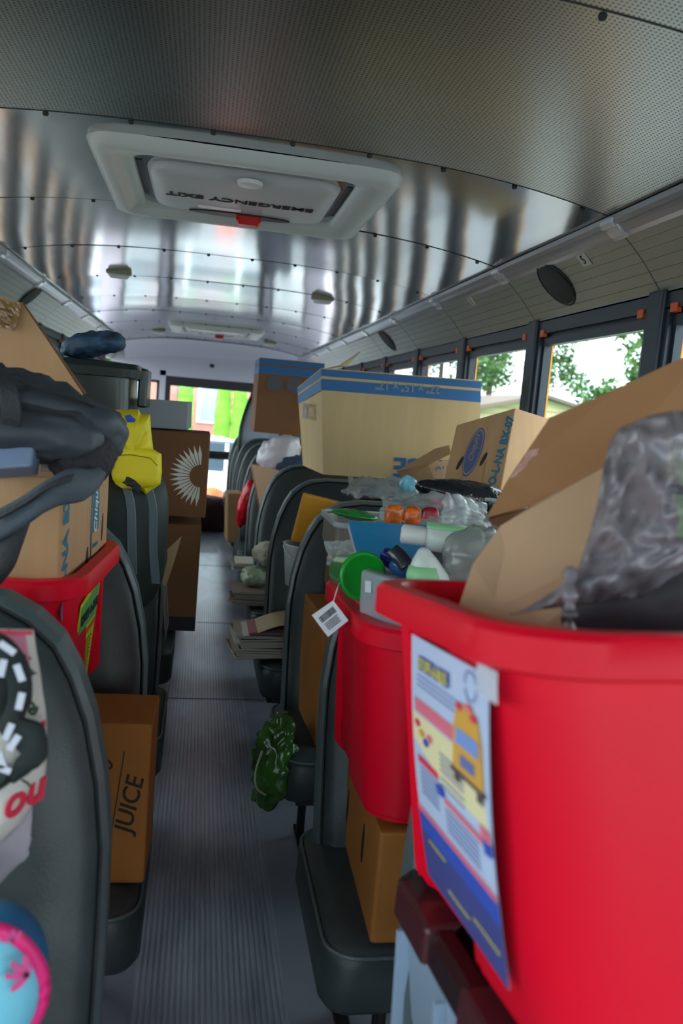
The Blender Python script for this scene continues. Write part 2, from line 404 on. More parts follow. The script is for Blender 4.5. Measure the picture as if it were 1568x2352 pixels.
# roof hatches
def hatch(yc, label, ln=.80, wd=.84):
    t = thing('roof_hatch', label, 'roof hatch', (0, yc, ceilz(0)), 'roof hatches')
    zt = ceilz(0) - .035
    HP = mat('hatch_plastic', (206, 212, 206), .35)
    bm = bmesh.new()
    loft(bm, [rr(wd + .02, ln + .02, .07, zt + .033), rr(wd, ln, .06, zt + .008), rr(wd - .04, ln - .04, .06, zt), rr(wd - .10, ln - .10, .05, zt + .002), rr(wd - .13, ln - .13, .05, zt + .014), rr(wd - .20, ln - .20, .06, zt + .016), rr(wd - .22, ln - .22, .06, zt + .15)], cap0=False, cap1=False)
    for v in bm.verts: v.co.y += yc
    o = obj('rim', bm, HP, t, smooth=True); 
    bm = bmesh.new(); loft(bm, [[q + Vector((0, yc, 0)) for q in rr(wd - .16, ln - .16, .06, zt + z_)] for z_ in (.092, .10)])
    obj('upper_shell', bm, mat('hatch_shell', (66, 92, 58), .5), t)
    # inner cover with cut front edge
    wc, lc = wd - .27, ln - .34; bm = bmesh.new(); rings = []
    for z_, ins in ((.0, .02), (-.014, .006), (-.03, 0), (-.05, .012), (-.056, .05)):
        ring = rr(wc - 2 * ins, lc - 2 * ins, .075, zt + .06 + z_, 6)
        for q in ring:
            if q.y < -lc * .2 and abs(q.x) < wc * .2: q.y += .0
        rings.append([q + Vector((0, yc + .02, 0)) for q in ring])
    loft(bm, rings); cv = obj('cover', bm, mat('hatch_cover_plastic', (196, 196, 196), .35), t, smooth=True)
    zc = zt + .0025
    obj('printed_text', text_bm('EMERGENCY EXIT', .058, (-.005, yc + .02, zc), (-1, 0, 0), (0, 1, 0), .0008, bold=.0012), INKK, t)
    bm = bmesh.new(); loft(bm, [[Vector((.0 + .17 * math.cos(a), yc + lc / 2 - .03 + .034 * math.sin(a) * (1 if math.sin(a) < 0 else .8), zt + z_)) for a in [k * math.pi / 16 for k in range(32)]] for z_ in (-.0005, .03)]); obj('handle_recess', bm, STEEL, t)
    bm = bmesh.new(); loft(bm, [[q + Vector((.03, yc + lc / 2 - .03, 0)) for q in rr(a_, b_, .016, zt + z_)] for a_, b_, z_ in ((.085, .05, .02), (.085, .052, -.015), (.07, .04, -.028))])
    obj('handle', bm, mat('red_knob', (205, 24, 26), .3), t, smooth=False)
    obj('vent_tab', lathe([(.001, -.012), (.035, -.01), (.038, 0)], (.01, yc - lc / 2 + .02, zt + .004), (0, 0, 1), 20), WHT, t)
    for sx in (-1, 1):
        obj('hinge_arm', bx(sx * (wc / 2 + .012), sx * (wc / 2 + .03), yc - .2, yc + .17, zt + .03, zt + .05), STEEL, t)
    obj('bright_strip', bx(-.14, .0, yc + .135, yc + .147, zt - .001, zt + .004), mat('tube_white', (250, 235, 230), .3), t)
    return t
hatch(2.66, 'large near roof hatch marked emergency exit with red knob', .82)
hatch(7.75, 'smaller far roof hatch near the rear wall')
# dome lights
for (x, y, lb) in ((-.57, 4.6, 'left ceiling lamp just beyond the near hatch'), (.56, 4.75, 'right ceiling lamp beyond the near hatch'), (-.55, 8.25, 'left small ceiling lamp beside the far hatch'), (.55, 8.4, 'right small ceiling lamp beside the far hatch')):
    z = ceilz(x); t = thing('ceiling_lamp', lb, 'lamp', (x, y, z), 'ceiling lamps')
    bm = bmesh.new(); loft(bm, [[q + Vector((x, y, 0)) for q in rr(a, b, .012, z + c)] for a, b, c in ((.13, .07, .01), (.13, .07, -.012), (.12, .06, -.016))]); obj('base', bm, mat('lamp_base', (150, 146, 120), .4), t)
    bm = bmesh.new(); loft(bm, [[q + Vector((x, y, 0)) for q in rr(a, b, .012, z + c)] for a, b, c in ((.11, .055, -.014), (.10, .05, -.03), (.08, .035, -.036))]); obj('lens', bm, WHT, t, smooth=True)
# speakers and number stickers on the slanted panels
def on_panel(s, u, y, off=0):
    x = HW + .005 - (HW + .005 - 1.0) * u; z = 1.705 + .163 * u + .012 * math.sin(u * math.pi)
    nrm = Vector((-s * .69, 0, -.72)); return Vector((s * x, y, z)) + nrm * off, nrm
for s, y, lb in ((1, 2.66, 'large round black speaker grille above the nearest right window'), (1, 5.24, 'round black speaker grille farther down the right side panel'), (-1, 4.85, 'round dark speaker grille on the left side panel')):
    c, nn = on_panel(s, .5, y, .004)
    t = thing('ceiling_speaker', lb, 'speaker', c, 'panel speakers')
    bm = bmesh.new(); lathe([(.092, -.004), (.094, .003), (.088, .009), (.082, .009), (.08, .004)], c, nn, 36, bm); obj('ring', bm, STEEL, t, smooth=True)
    bm = bmesh.new(); lathe([(.082, .002), (.078, .009), (.03, .012), (.001, .0125)], c, nn, 36, bm); obj('grille', bm, mat('speaker_mesh', (58, 62, 58), .6, bump=1, bscale=300), t, smooth=True)
for y, tx, lb in ((2.40, '5', 'small white number 5 sticker beside the round speaker'), (3.46, '1', 'small white number 1 sticker on the second right panel')):
    c, nn = on_panel(1, .72, y, .006); t = thing('number_sticker', lb, 'sticker', c)
    ux = Vector((0, 1, 0)); uy = Vector((.72, 0, -.69))
    obj('plate', slab([c + ux * a + uy * b for a, b in ((-.028, -.022), (.028, -.022), (.028, .022), (-.028, .022))], .0012), mat('sticker_paper', (200, 205, 190), .5), t)
    obj('printed_text', text_bm(tx, .042, c + nn * .0022, (0, -1, 0), (-.72, 0, .69), .0006), INKK, t)

# ================================================================== SEATS
def outline(w_, i=0):
    pts = [(0, .36), (0, .50), (.001, .62), (.004, .72), (.016, .80), (.036, .875), (.06, .93), (.085, .97), (.12, 1.0), (.16, 1.02), (.22, 1.03)]
    pts += [(w_ * .5, 1.032), (w_ - .14, 1.03), (w_ - .08, 1.015), (w_ - .035, .98), (w_ - .01, .92), (w_, .82), (w_, .6), (w_, .36)]
    if i:
        cx, cz = w_ / 2, .695
        pts = [(cx + (x - cx) * (1 - i / (w_ / 2)), cz + (z - cz) * (1 - i / .335)) for x, z in pts]
    return pts
def make_seat(s, name, label):
    w_ = .94; t = thing(name, label, 'bus seat', (0, 0, 0), 'bus seats on the %s side' % ('right' if s > 0 else 'left'))
    X0 = .198 if s > 0 else .166
    def Q(x, y, z): return Vector((s * (X0 + x), y - .02 + (z - 1.03) * .30, z))
    bm = bmesh.new(); L = []
    for y, i in ((.035, .05), (.032, .012), (.02, .0), (-.02, 0), (-.032, .006)):
        L.append([Q(x, y, z) for x, z in outline(w_, i)])
    loft(bm, L); obj('backrest', bm, VINYL2, t, smooth=False)
    bm = bmesh.new(); L = [[Q(x, y, z) for x, z in outline(w_, i)] for y, i in ((-.030, .009), (-.037, .014), (-.050, .035), (-.056, .09), (-.058, .2))]
    loft(bm, L); obj('front_pad', bm, VINYL, t, smooth=True)
    obj('seam', tube([Q(x, -.034, z) for x, z in outline(w_, .0085)], .0022, 6), THREAD, t)
    bm = bmesh.new(); L = []
    cw = w_ + .03
    for z, ins, r in ((.30, .01, .04), (.315, 0, .05), (.39, 0, .06), (.413, .012, .06), (.422, .045, .05), (.425, .12, .04)):
        L.append([Vector((s * (X0 - .03 + cw / 2) + q.x, -.355 + q.y, z)) for q in rr(cw - 2 * ins, .43 - 2 * ins, r)])
    loft(bm, L); obj('cushion', bm, VINYL, t, smooth=True)
    obj('cushion_piping', tube([Vector((s * (X0 - .03 + cw / 2) + q.x, -.355 + q.y, .406)) for q in rr(cw - .008, .422, .06) + [rr(cw - .008, .422, .06)[0]]], .0035, 6), VINYL2, t)
    bm = bmesh.new(); xa, xb = sorted((s * (X0 + .02), s * 1.10)); box(bm, xa, xb, -.52, -.50, .27, .305); box(bm, xa, xb, -.20, -.18, .27, .305)
    obj('seat_frame', bm, STEEL, t)
    for (yy) in (-.50, -.19):
        for xx in (s * (X0 + .09), s * .95) if yy == -.50 else (s * (X0 + .09),):
            obj('leg', tube([(xx, yy, .29), (xx, yy, .0)], .013, 10), STEEL, t)
    obj('foot_bar', bx(*sorted((s * (X0 + .075), s * (X0 + .105))), -.54, -.14, 0, .012), STEEL, t)
    return t
ordn = ['nearest', 'second', 'third', 'fourth', 'fifth', 'sixth', 'seventh', 'eighth', 'ninth', 'tenth', 'eleventh']
rseat = make_seat(1, 'bus_seat', ''); lseat = make_seat(-1, 'bus_seat', '')
for s, proto, y0 in ((1, rseat, 1.03), (-1, lseat, 1.15)):
    extra = {(1, 0): 'under the nearest red tote', (1, 1): 'behind the drawstring-high red tote pair', (1, 2): 'behind the tote with the hanging tag', (1, 3): 'in front of the big blue-striped box', (-1, 0): 'behind the holiday gift bag', (-1, 1): 'behind the yellow-signed tote', (-1, 2): 'under the yellow backpack'}
    for k in range(11):
        o = proto if k == 0 else copy_tree(proto)
        o.location = (0, y0 + .735 * k, 0)
        o['label'] = 'charcoal vinyl bus seat, %s in the %s-hand row%s' % (ordn[k], 'right' if s > 0 else 'left', ', ' + extra[(s, k)] if (s, k) in extra and k != 1 else '')

# ================================================================== CARTONS
def carton(name, label, w_, d_, h_, m, group=None, open_top=False, flaps=(), cat='box'):
    """cardboard box in local coordinates, base centre at origin; flaps: list of (side, angle from vertical outward, length)"""
    t = thing(name, label, cat, (0, 0, 0), group); th = .004
    bm = bmesh.new()
    if open_top:
        L = [rr(w_, d_, .006, 0, 1), rr(w_, d_, .006, h_, 1), rr(w_ - 2 * th, d_ - 2 * th, .004, h_, 1), rr(w_ - 2 * th, d_ - 2 * th, .004, .01, 1)]
        loft(bm, L)
    else:
        loft(bm, [rr(w_ - .004, d_ - .004, .005, 0, 2), rr(w_, d_, .006, .004, 2), rr(w_, d_, .006, h_ - .004, 2), rr(w_ - .004, d_ - .004, .005, h_, 2)])
    obj('carton', bm, m, t)
    for side, ang, ln in flaps:
        a = R(ang); hw_, hd_ = w_ / 2 - .004, d_ / 2 - .004
        if side in 'LR':
            sx = 1 if side == 'R' else -1; b0 = [Vector((sx * hw_, y, h_)) for y in (-hd_, hd_)]; dv = Vector((sx * math.sin(a), 0, math.cos(a))) * ln
        else:
            sy = 1 if side == 'B' else -1; b0 = [Vector((x, sy * hd_, h_)) for x in (-hw_, hw_)]; dv = Vector((0, sy * math.sin(a), math.cos(a))) * ln
        obj('flap', slab([b0[0], b0[1], b0[1] + dv, b0[0] + dv], th), m, t)
    return t
def face_marks(t, items, m, face, w_, d_, h_, name='printed_text'):
    if name in ('hand_hole', 'crease') and len(items) > 1:
        for i_ in items: face_marks(t, [i_], m, face, w_, d_, h_, name)
        return
    """items: (kind, u, v, args...) on a face in metres from its centre; face F (towards camera), L, R"""
    if face == 'F': c, ux = Vector((0, -d_ / 2 - .0004, h_ / 2)), Vector((1, 0, 0))
    elif face == 'R': c, ux = Vector((w_ / 2 + .0004, 0, h_ / 2)), Vector((0, 1, 0))
    else: c, ux = Vector((-w_ / 2 - .0004, 0, h_ / 2)), Vector((0, -1, 0))
    uy = Vector((0, 0, 1)); un = ux.cross(uy)
    out = bmesh.new()
    def add(b):
        me = bpy.data.meshes.new('tmp'); b.to_mesh(me); b.free(); out.from_mesh(me); bpy.data.meshes.remove(me)
    for it in items:
        if it[0] == 'text':
            _, u, v, s_, size, rot = it[:6]; a = R(rot); rx = ux * math.cos(a) + uy * math.sin(a); ry = uy * math.cos(a) - ux * math.sin(a)
            add(text_bm(s_, size, c + ux * u + uy * v, rx, ry, .0004, shear=it[6] if len(it) > 6 else 0, bold=it[7] if len(it) > 7 else .0006))
        elif it[0] == 'rect':
            _, u, v, a_, b_ = it; add(slab([c + ux * (u + i * a_ / 2) + uy * (v + j * b_ / 2) for i, j in ((-1, -1), (1, -1), (1, 1), (-1, 1))], .0004))
        elif it[0] == 'oval':
            _, u, v, a_, b_, rot = it[:6]; k = R(rot); lift = it[6] if len(it) > 6 else 0
            pts = [(a_ / 2 * math.cos(q), b_ / 2 * math.sin(q)) for q in [2 * math.pi * i / 28 for i in range(28)]]
            add(slab([c + un * lift + ux * (u + x * math.cos(k) - y * math.sin(k)) + uy * (v + x * math.sin(k) + y * math.cos(k)) for x, y in pts], .0004))
        elif it[0] == 'poly':
            add(slab([c + ux * x + uy * y for x, y in it[1]], .0004))
    return obj(name, out, m, t)

# ------------------------------------------------------------------ red totes
def tote(label, wd, dp, h, m, lip=.035, recess=True, name='storage_tote', r=.07, group=None, taper=.10, dtaper=.12):
    t = thing(name, label, 'storage tote', (0, 0, 0), group)
    def ring(wx, dy, rad, z, rec=0):
        out = rr(wx, dy, rad, z, 8)
        q = []
        for sg in range(len(out)):
            a, b = out[sg], out[(sg + 1) % len(out)]
            k = 10 if (b - a).length > .08 else 1
            for i in range(k): q.append(a.lerp(b, i / k))
        if rec:
            for v in q:
                if abs(abs(v.x) - wx / 2) < .003 and -.02 < v.y < dy / 2 - rad * .8: v.x -= math.copysign(rec, v.x)
        return q
    bw, bd = wd * (1 - taper * .9), dp * (1 - dtaper); L = []
    rc = .014 if recess else 0
    for f in (0, .0, .02, .06, .3, .6, .9):
        pass
    for z, f, ins in ((0, 0, .03), (.006, 0, .012), (.022, .02, 0), (h * .3, .3, 0), (h * .5, .5, 0), (h - lip - .002, .97, 0)):
        L.append(ring(bw + (wd - .05 - bw) * f - 2 * ins, bd + (dp - .05 - bd) * f - 2 * ins, r, z, rc))
    L += [ring(wd - .012, dp - .012, r + .01, h - lip), ring(wd, dp, r + .015, h - lip + .003), ring(wd, dp, r + .015, h - .006), ring(wd - .01, dp - .01, r + .012, h), ring(wd - .05, dp - .05, r, h), ring(wd - .058, dp - .058, r, h - .008),
          ring(bw - .01, bd - .01, r - .01, .012, rc)]
    bm = bmesh.new(); loft(bm, L)
    o = obj('tub', bm, m, t, smooth=True)
    o.modifiers.new('edge', 'EDGE_SPLIT').split_angle = R(40)
    return t

# nearest red tote (tilted, near rim raised)
T1 = tote('large red plastic tote nearest the camera with a taped blue-white poster', .60, .42, .355, RED, taper=.26, dtaper=.0)
# poster on its aisle face
BW1 = .60
def side_pt(y, z, off=.002):                                   # point on the aisle face of the tote in its own coordinates
    h = .355; bw, wd = BW1 * .766, BW1 - .05; f = z / (h * .97)
    x = -(bw + (wd - bw) * f) / 2
    if -.02 < y: x += .0
    return Vector((x - off, y, z))
def poster():
    ys = [-.085 + .19 * i / 10 for i in range(11)]
    U0, U1, V0, V1 = .08, -.128, .308, .055                      # left edge (far) to right edge (near), top to bottom
    def Q(u, v, off=0):
        y = U0 + (U1 - U0) * u; z = V0 + (V1 - V0) * v
        b = .006 * math.sin(math.pi * v) + .004 * u
        return side_pt(y, z, .004 + b + off)
    ps = thing('poster', 'taped poster with a school bus drawing on the nearest red tote', 'poster')
    bm = bmesh.new(); top = [[bm.verts.new(Q(i / 10, j / 14, .0006)) for i in range(11)] for j in range(15)]; bot = [[bm.verts.new(Q(i / 10, j / 14, -.0002)) for i in range(11)] for j in range(15)]
    for j in range(14):
        for i in range(10):
            bm.faces.new((top[j][i], top[j][i + 1], top[j + 1][i + 1], top[j + 1][i])); bm.faces.new((bot[j][i], bot[j + 1][i], bot[j + 1][i + 1], bot[j][i + 1]))
    obj('sheet', bm, POSTER, ps)
    def patch(name, pts, m, lift=.0012):
        obj(name, slab([Q(u, v, lift) for u, v in pts], .0003), m, ps)
    def rect(name, u0, v0, u1, v1, m, lift=.0012):
        # follow the sheet's curve in strips
        bm = bmesh.new(); n = max(1, int(abs(v1 - v0) / .08) + 1)
        for k in range(n):
            a, b = v0 + (v1 - v0) * k / n, v0 + (v1 - v0) * (k + 1) / n
            slab([Q(u, v, lift) for u, v in ((u0, a), (u1, a), (u1, b), (u0, b))], .0003, bm)
        return obj(name, bm, m, ps)
    NAVY = mat('poster_navy', (72, 76, 140), .4); BLU = mat('poster_blue', (60, 88, 190), .4); PINK = mat('poster_pink', (232, 120, 140), .4)
    CRE = mat('poster_cream', (240, 228, 180), .4); GOLD = mat('poster_gold', (226, 170, 80), .4); TXT = mat('poster_text', (110, 120, 175), .5)
    rect('navy_block', .0, .80, 1, 1, NAVY); patch('blue_band', [(0, .72), (1, .72), (1, .80), (0, .80)], BLU)
    rect('pink_band', 0, .70, 1, .722, PINK, .0016)
    bm = bmesh.new()
    for v in (.145, .165, .185): slab([Q(u, vv, .0015) for u, vv in ((.10, v), (.72, v), (.72, v + .006), (.10, v + .006))], .0003, bm)
    for v in (.385, .405, .425, .445, .475, .50): slab([Q(u, vv, .0018) for u, vv in ((.42, v), (.72, v), (.72, v + .006), (.42, v + .006))], .0003, bm)
    for v in (.52, .54, .56, .58, .60, .62): slab([Q(u, vv, .0015) for u, vv in ((.10, v), (.36, v), (.36, v + .006), (.10, v + .006))], .0003, bm)
    for v in (.585, .605, .625, .645, .665): slab([Q(u, vv, .0015) for u, vv in ((.45, v), (.85, v), (.85, v + .006), (.45, v + .006))], .0003, bm)
    obj('printed_lines', bm, TXT, ps)
    patch('cream_area', [(.02, .31), (.9, .31), (.96, .50), (.40, .50), (.02, .42)], CRE, .0011)
    rect('pink_bar', .06, .245, .62, .30, PINK, .0016); rect('pink_label', .08, .475, .38, .505, mat('poster_red', (226, 70, 96), .4), .0018); rect('pink_label', .45, .545, .90, .568, PINK, .0018)
    patch('blue_dot', [(.40 + .06 * math.cos(a), .535 + .022 * math.sin(a)) for a in [k * math.pi / 8 for k in range(16)]], BLU, .002)
    for (u, v, c_) in ((.10, .345, 'poster_red'), (.16, .375, 'poster_gold'), (.22, .40, 'poster_blue'), (.28, .37, 'poster_pink')):
        patch('food_drawing', [(u + .04 * math.cos(a), v + .015 * math.sin(a)) for a in [k * math.pi / 6 for k in range(12)]], MATS[c_], .0022)
    # drawing of a bus full of goods
    patch('bus_drawing', [(.62, .24), (.66, .16), (.80, .13), (.90, .16), (.94, .24), (.95, .39), (.60, .39)], GOLD, .0020)
    patch('bus_window_drawing', [(.66, .235), (.90, .235), (.91, .29), (.65, .29)], mat('poster_sky', (130, 160, 225), .4), .0026)
    patch('bus_grille_drawing', [(.70, .32), (.86, .32), (.86, .36), (.70, .36)], TXT, .0026)
    patch('bumper_drawing', [(.58, .385), (.97, .385), (.97, .40), (.58, .40)], mat('poster_brown', (96, 80, 84), .5), .0026)
    for u in (.62, .88): patch('wheel_drawing', [(u, .40), (u + .06, .40), (u + .06, .43), (u, .43)], MATS['poster_brown'], .0026)
    for (u, v, c_) in ((.70, .155, 'poster_red'), (.80, .14, 'poster_pink'), (.86, .165, 'poster_red')):
        patch('goods_drawing', [(u + .04 * math.cos(a), v + .014 * math.sin(a)) for a in [k * math.pi / 6 for k in range(12)]], MATS[c_], .0028)
    patch('child_drawing', [(.88, .50), (.98, .50), (1.0, .54), (.9, .545)], PINK, .002); patch('child_drawing', [(.9, .545), (1, .54), (1, .58), (.92, .59)], BLU, .002)
    YT = mat('poster_yellow', (214, 196, 60), .5)
    for s_, sz, u, v, m, bold, lf in (('STUFF-A-BUS', .0165, .36, .095, BLU, .0018, .0034), ('STUFF-A-BUS', .0165, .36, .095, YT, .0003, .0040)):
        c = Q(u, v, lf); obj('printed_title', text_bm(s_, sz, c, Q(u + .1, v, lf) - c, Q(u, v - .1, lf) - c, .0003, bold=bold, sx=.9), m, ps)
    bm = bmesh.new()
    for (u0, v, u1) in ((.12, .815, .36), (.35, .93, .62), (.68, .90, .96)): slab([Q(u, vv, .0018) for u, vv in ((u0, v), (u1, v), (u1, v + .008), (u0, v + .008))], .0003, bm)
    obj('yellow_lines', bm, YT, ps)
    # round seal outline
    bm = bmesh.new(); k0 = None
    for k in range(24):
        if k % 6 == 5: continue
        a, b = k * math.pi / 12, (k + 1) * math.pi / 12
        slab([Q(.82 + r_ * 1.25 * math.cos(x), .065 + r_ * math.sin(x), .0016) for r_, x in ((.048, a), (.048, b), (.054, b), (.054, a))], .0003, bm)
    obj('seal_drawing', bm, TXT, ps)
    obj('tape', slab([Q(u, v, .0024) for u, v in ((.90, -.03), (1.10, -.03), (1.10, .07), (.90, .07))], .0003), mat('clear_tape', (225, 230, 245), .2, trans=.3), ps)
    return ps
PS = poster()
T1loc = Vector((CAM.x + .21 + .30, .692, .781)); T1rot = (R(-7), 0, R(3))
place(T1, T1loc, T1rot); place(PS, T1loc, T1rot)
# second red tote, on a carton, on the second seat
T2 = tote('red plastic tote with a hanging barcode tag, behind the nearest tote', .60, .42, .345, RED, taper=.15)
place(T2, (CAM.x + .262 + .30, 1.40, .625), (0, 0, R(2)))
# left red tote
T3 = tote('red tote on the left seat with a yellow-green sign, holding a cardboard box', .58, .44, .272, RED)
place(T3, (CAM.x - .155 - .29, 1.52, .728), (0, 0, R(-4)))

# yellow-green sign on left tote (aisle face = +x)
def lsign():
    t = thing('paper_sign', 'yellow and green paper sign taped to the left red tote', 'sign')
    def Q(u, v, off=0): return Vector((.245 + .020 * (1 - v) + .006 + off, -.10 + .16 * u, .230 - .22 * v))
    obj('sheet', slab([Q(0, .10), Q(0, 1), Q(1, 1), Q(1, 0)][::-1], .001), mat('sign_yellow', (214, 218, 40), .5), t)
    obj('green_area', slab([Q(.06, .14, .001), Q(.06, .36, .001), Q(.94, .34, .001), Q(.94, .05, .001)][::-1], .0006), mat('sign_green', (90, 176, 96), .5), t)
    obj('red_stripe', slab([Q(.0, .42, .001), Q(0, .47, .001), Q(1, .42, .001), Q(1, .37, .001)][::-1], .0006), mat('sign_red', (208, 92, 50), .5), t)
    c = Q(.5, .235, .0022); obj('printed_text', text_bm('STUFF-A-BUS', .024, c, Q(1, .2) - Q(0, .25), (0, 0, 1), .0005, bold=.001), INKK, t)
    bm = bmesh.new()
    for k in range(11):
        v = .52 + .04 * k; slab([Q(.1, v, .001), Q(.1, v + .012, .001), Q(.86, v - .012, .001), Q(.86, v - .024, .001)][::-1], .0005, bm)
    obj('printed_lines', bm, mat('sign_olive', (120, 104, 20), .6), t)
    place(t, T3.location, T3.rotation_euler); return t
lsign()

# clear storage box with dark lid under nearest tote
t = thing('clear_storage_box', 'cloudy plastic storage box with dark brown lid under the nearest tote', 'storage box')
bm = bmesh.new(); loft(bm, [rr(.50, .36, .03, 0), rr(.52, .37, .03, .02), rr(.555, .40, .03, .26), rr(.565, .41, .03, .275), rr(.545, .39, .03, .275), rr(.51, .36, .03, .02)]); obj('tub', bm, CLEARB, t, smooth=True)
LID = mat('dark_brown_lid', (44, 26, 30), .22)
bm = bmesh.new(); loft(bm, [rr(.575, .42, .035, .262), rr(.58, .425, .035, .268), rr(.58, .425, .035, .295), rr(.565, .41, .035, .305), rr(.53, .37, .03, .305), rr(.52, .36, .03, .292)]); obj('lid', bm, LID, t)
for y0, y1 in ((.06, .17), (-.17, -.04)):
    bm = bmesh.new(); hexa(bm, [(-.299, y0, .266), (-.287, y0, .266), (-.287, y1, .266), (-.299, y1, .266)], [(-.296, y0, .308), (-.25, y0, .310), (-.25, y1, .310), (-.296, y1, .308)]); l_ = obj('latch', bm, mat('latch_brown', (74, 34, 40), .25), t, bevel=.006)
bm = bmesh.new()
for y in (-.16, -.10, .0, .04, .18): box(bm, -.288, -.27, y - .003, y + .003, .02, .24)
obj('tub_rib', bm, CLEARB, t)
obj('catch', lathe([(.001, .004), (.009, .003), (.010, 0)], (-.305, -.1, .27), (-1, 0, .1), 12), WHT, t)
bm = bmesh.new(); box(bm, -.22, .2, -.15, .16, .02, .22); obj('contents', bm, mat('greenish_contents', (94, 128, 110), .6, var=.4, scale=14), t)
place(t, (CAM.x + .275 + .29, .68, .465), (R(-6), 0, R(2)))

# ================================================================== NEAREST TOTE CONTENTS
t = thing('open_cardboard_box', 'big open tan cardboard box leaning in the nearest red tote', 'box', P(1300, 1380, .95))
up = [P(1118, 1190, .98), P(1168, 1102, .99), P(1262, 962, 1.0), P(1420, 893, .96), P(1640, 790, .90), P(1700, 930, .88), P(1385, 1083, .93), P(1255, 1155, .955)]
obj('flap', slab(up, -.004), mat('brown_flap', (164, 116, 76), .75, var=.05), t)
lo = [P(1040, 1440, .84), P(1087, 1300, .88), P(1150, 1212, .91), P(1222, 1166, .925), P(1385, 1080, .90), P(1500, 1010, .87), P(1560, 1200, .80), P(1450, 1480, .76), P(1200, 1480, .80)]
obj('front_panel', slab(lo, -.004), CARDL, t)  # paler than the flap: light from the left is painted into its colour
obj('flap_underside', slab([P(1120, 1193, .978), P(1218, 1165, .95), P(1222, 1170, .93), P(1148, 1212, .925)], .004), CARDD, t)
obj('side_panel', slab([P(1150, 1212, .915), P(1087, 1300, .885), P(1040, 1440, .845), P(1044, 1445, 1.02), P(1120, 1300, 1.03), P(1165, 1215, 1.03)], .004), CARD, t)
obj('torn_tape', cloth(P(1172, 1098, .983), P(1215, 1080, .978), P(1256, 1025, .978), P(1212, 1035, .985), 10, 10, .0025, 60, 2, .0008), mat('pink_tape', (200, 150, 140), .25, bump=.5, bscale=30), t)
obj('tear', cloth(P(1066, 1352, .865), P(1095, 1335, .865), P(1142, 1250, .892), P(1128, 1252, .895), 8, 12, .002, 60, 5, .001), CARDD, t)
# grey plastic bag over it
t = thing('grey_plastic_bag', 'crumpled grey translucent plastic bag draped in the nearest red tote', 'bag', P(1450, 1300, .72))
def drape():
    bm = bmesh.new(); rowsp = []
    left = [(1420, 985), (1396, 1030), (1372, 1150), (1345, 1250), (1315, 1320), (1215, 1392), (1170, 1410)]
    rightp = [(1700, 950), (1700, 1010), (1700, 1090), (1700, 1160), (1690, 1230), (1600, 1290), (1480, 1370)]
    L = smoothpath([(a, b, 0) for a, b in left], 6); Rr = smoothpath([(a, b, 0) for a, b in rightp], 6)
    for j, (a, b) in enumerate(zip(L, Rr)):
        row = []; v = j / (len(L) - 1)
        for i in range(41):
            u = i / 40; q = a.lerp(b, u)
            px, py = q.x, q.y - 42 * math.sin(math.pi * min(1, u * 1.2)) * (1 - v) * .6
            s = noise.noise(Vector((px * .012, py * .014, 1))) + .9 * abs(noise.noise(Vector((px * .022 + py * .012, py * .022 - px * .006, 5)))) + .08 * noise.noise(Vector((px * .05, py * .05, 8)))
            d = .74 - .10 * math.sin(math.pi * u * .8) * math.sin(math.pi * (.15 + .8 * v)) + .035 * s - .02 * v
            row.append(P(px, py, d))
        rowsp.append(row)
    loft(bm, rowsp, closed=False, cap0=False, cap1=False); return bm
o = obj('bag_film', drape(), PLASD, t, smooth=True); sm = o.modifiers.new('thickness', 'SOLIDIFY'); sm.thickness = .0012
obj('tied_end', tube(smoothpath([P(1310, 1310, .70), P(1308, 1370, .675), P(1306, 1420, .67), P(1304, 1462, .67)]), [.006 + .002 * math.sin(k) for k in range(25)], 8), PLASD, t, smooth=True)
obj('dark_contents', blob(P(1560, 1420, .80), (.15, .06, .085), .014, 18, 4), mat('dark_garment', (48, 44, 52), .6, var=.3, scale=12, bump=.3, bscale=20), t, smooth=True)

# ================================================================== SECOND TOTE CONTENTS
zr = .97
t = thing('notebook', 'bright blue pad lying on top of the middle red tote', 'notebook', P(890, 1240, 1.50))
q = [P(822, 1285, 1.40), P(975, 1292, 1.36), P(1000, 1212, 1.60), P(800, 1202, 1.62)]
obj('cover', slab([v + Vector((0, 0, .003)) for v in q], .002), mat('notebook_blue', (0, 148, 210), .4), t)
obj('pages', slab([v - Vector((0, 0, .012)) for v in q], .014), mat('lilac_pages', (196, 190, 220), .6), t)
# lotion bottle lying
def bottle(name, label, a, b, r, capr, capl, m, labcol, flat=.72, lab=(.3, .95)):
    a, b = Vector(a), Vector(b); L = (b - a).length; ax = (b - a).normalized()
    t = thing(name, label, 'bottle', (a + b) / 2)
    q = Vector((0, 0, 1)).rotation_difference(ax); side = ax.cross(Vector((0, 0, 1))).normalized()
    def ring(h, rad, fl=flat):
        u = side; v = ax.cross(u)
        return [a + ax * h + u * rad * math.cos(k) * (1 if 1 else 1) + v * rad * fl * math.sin(k) for k in [2 * math.pi * i / 24 for i in range(24)]]
    bm = bmesh.new(); loft(bm, [ring(h, rd) for h, rd in ((capl, capr * .8), (capl + .004, r * .8), (capl + .014, r * .97), (capl + .03, r), (L - .02, r), (L - .006, r * .93), (L, r * .6))]); obj('body', bm, m, t, smooth=True)
    bm = bmesh.new(); loft(bm, [ring(h, rd, .85) for h, rd in ((0, capr * .7), (.003, capr * .95), (.008, capr), (capl - .003, capr), (capl + .002, capr * .96))]); obj('cap', bm, WHT, t, smooth=True)
    l0, l1 = L * lab[0], L * lab[1]
    bm = bmesh.new(); n0 = [[p_ for k_, p_ in enumerate(ring(h, r + .0015, flat * 1.02))][12:22] for h in (l0, l1)]; loft(bm, n0, closed=False, cap0=False, cap1=False)
    o = obj('paper_label', bm, labcol, t, smooth=True); s_ = o.modifiers.new('thickness', 'SOLIDIFY'); s_.thickness = .0008
    return t
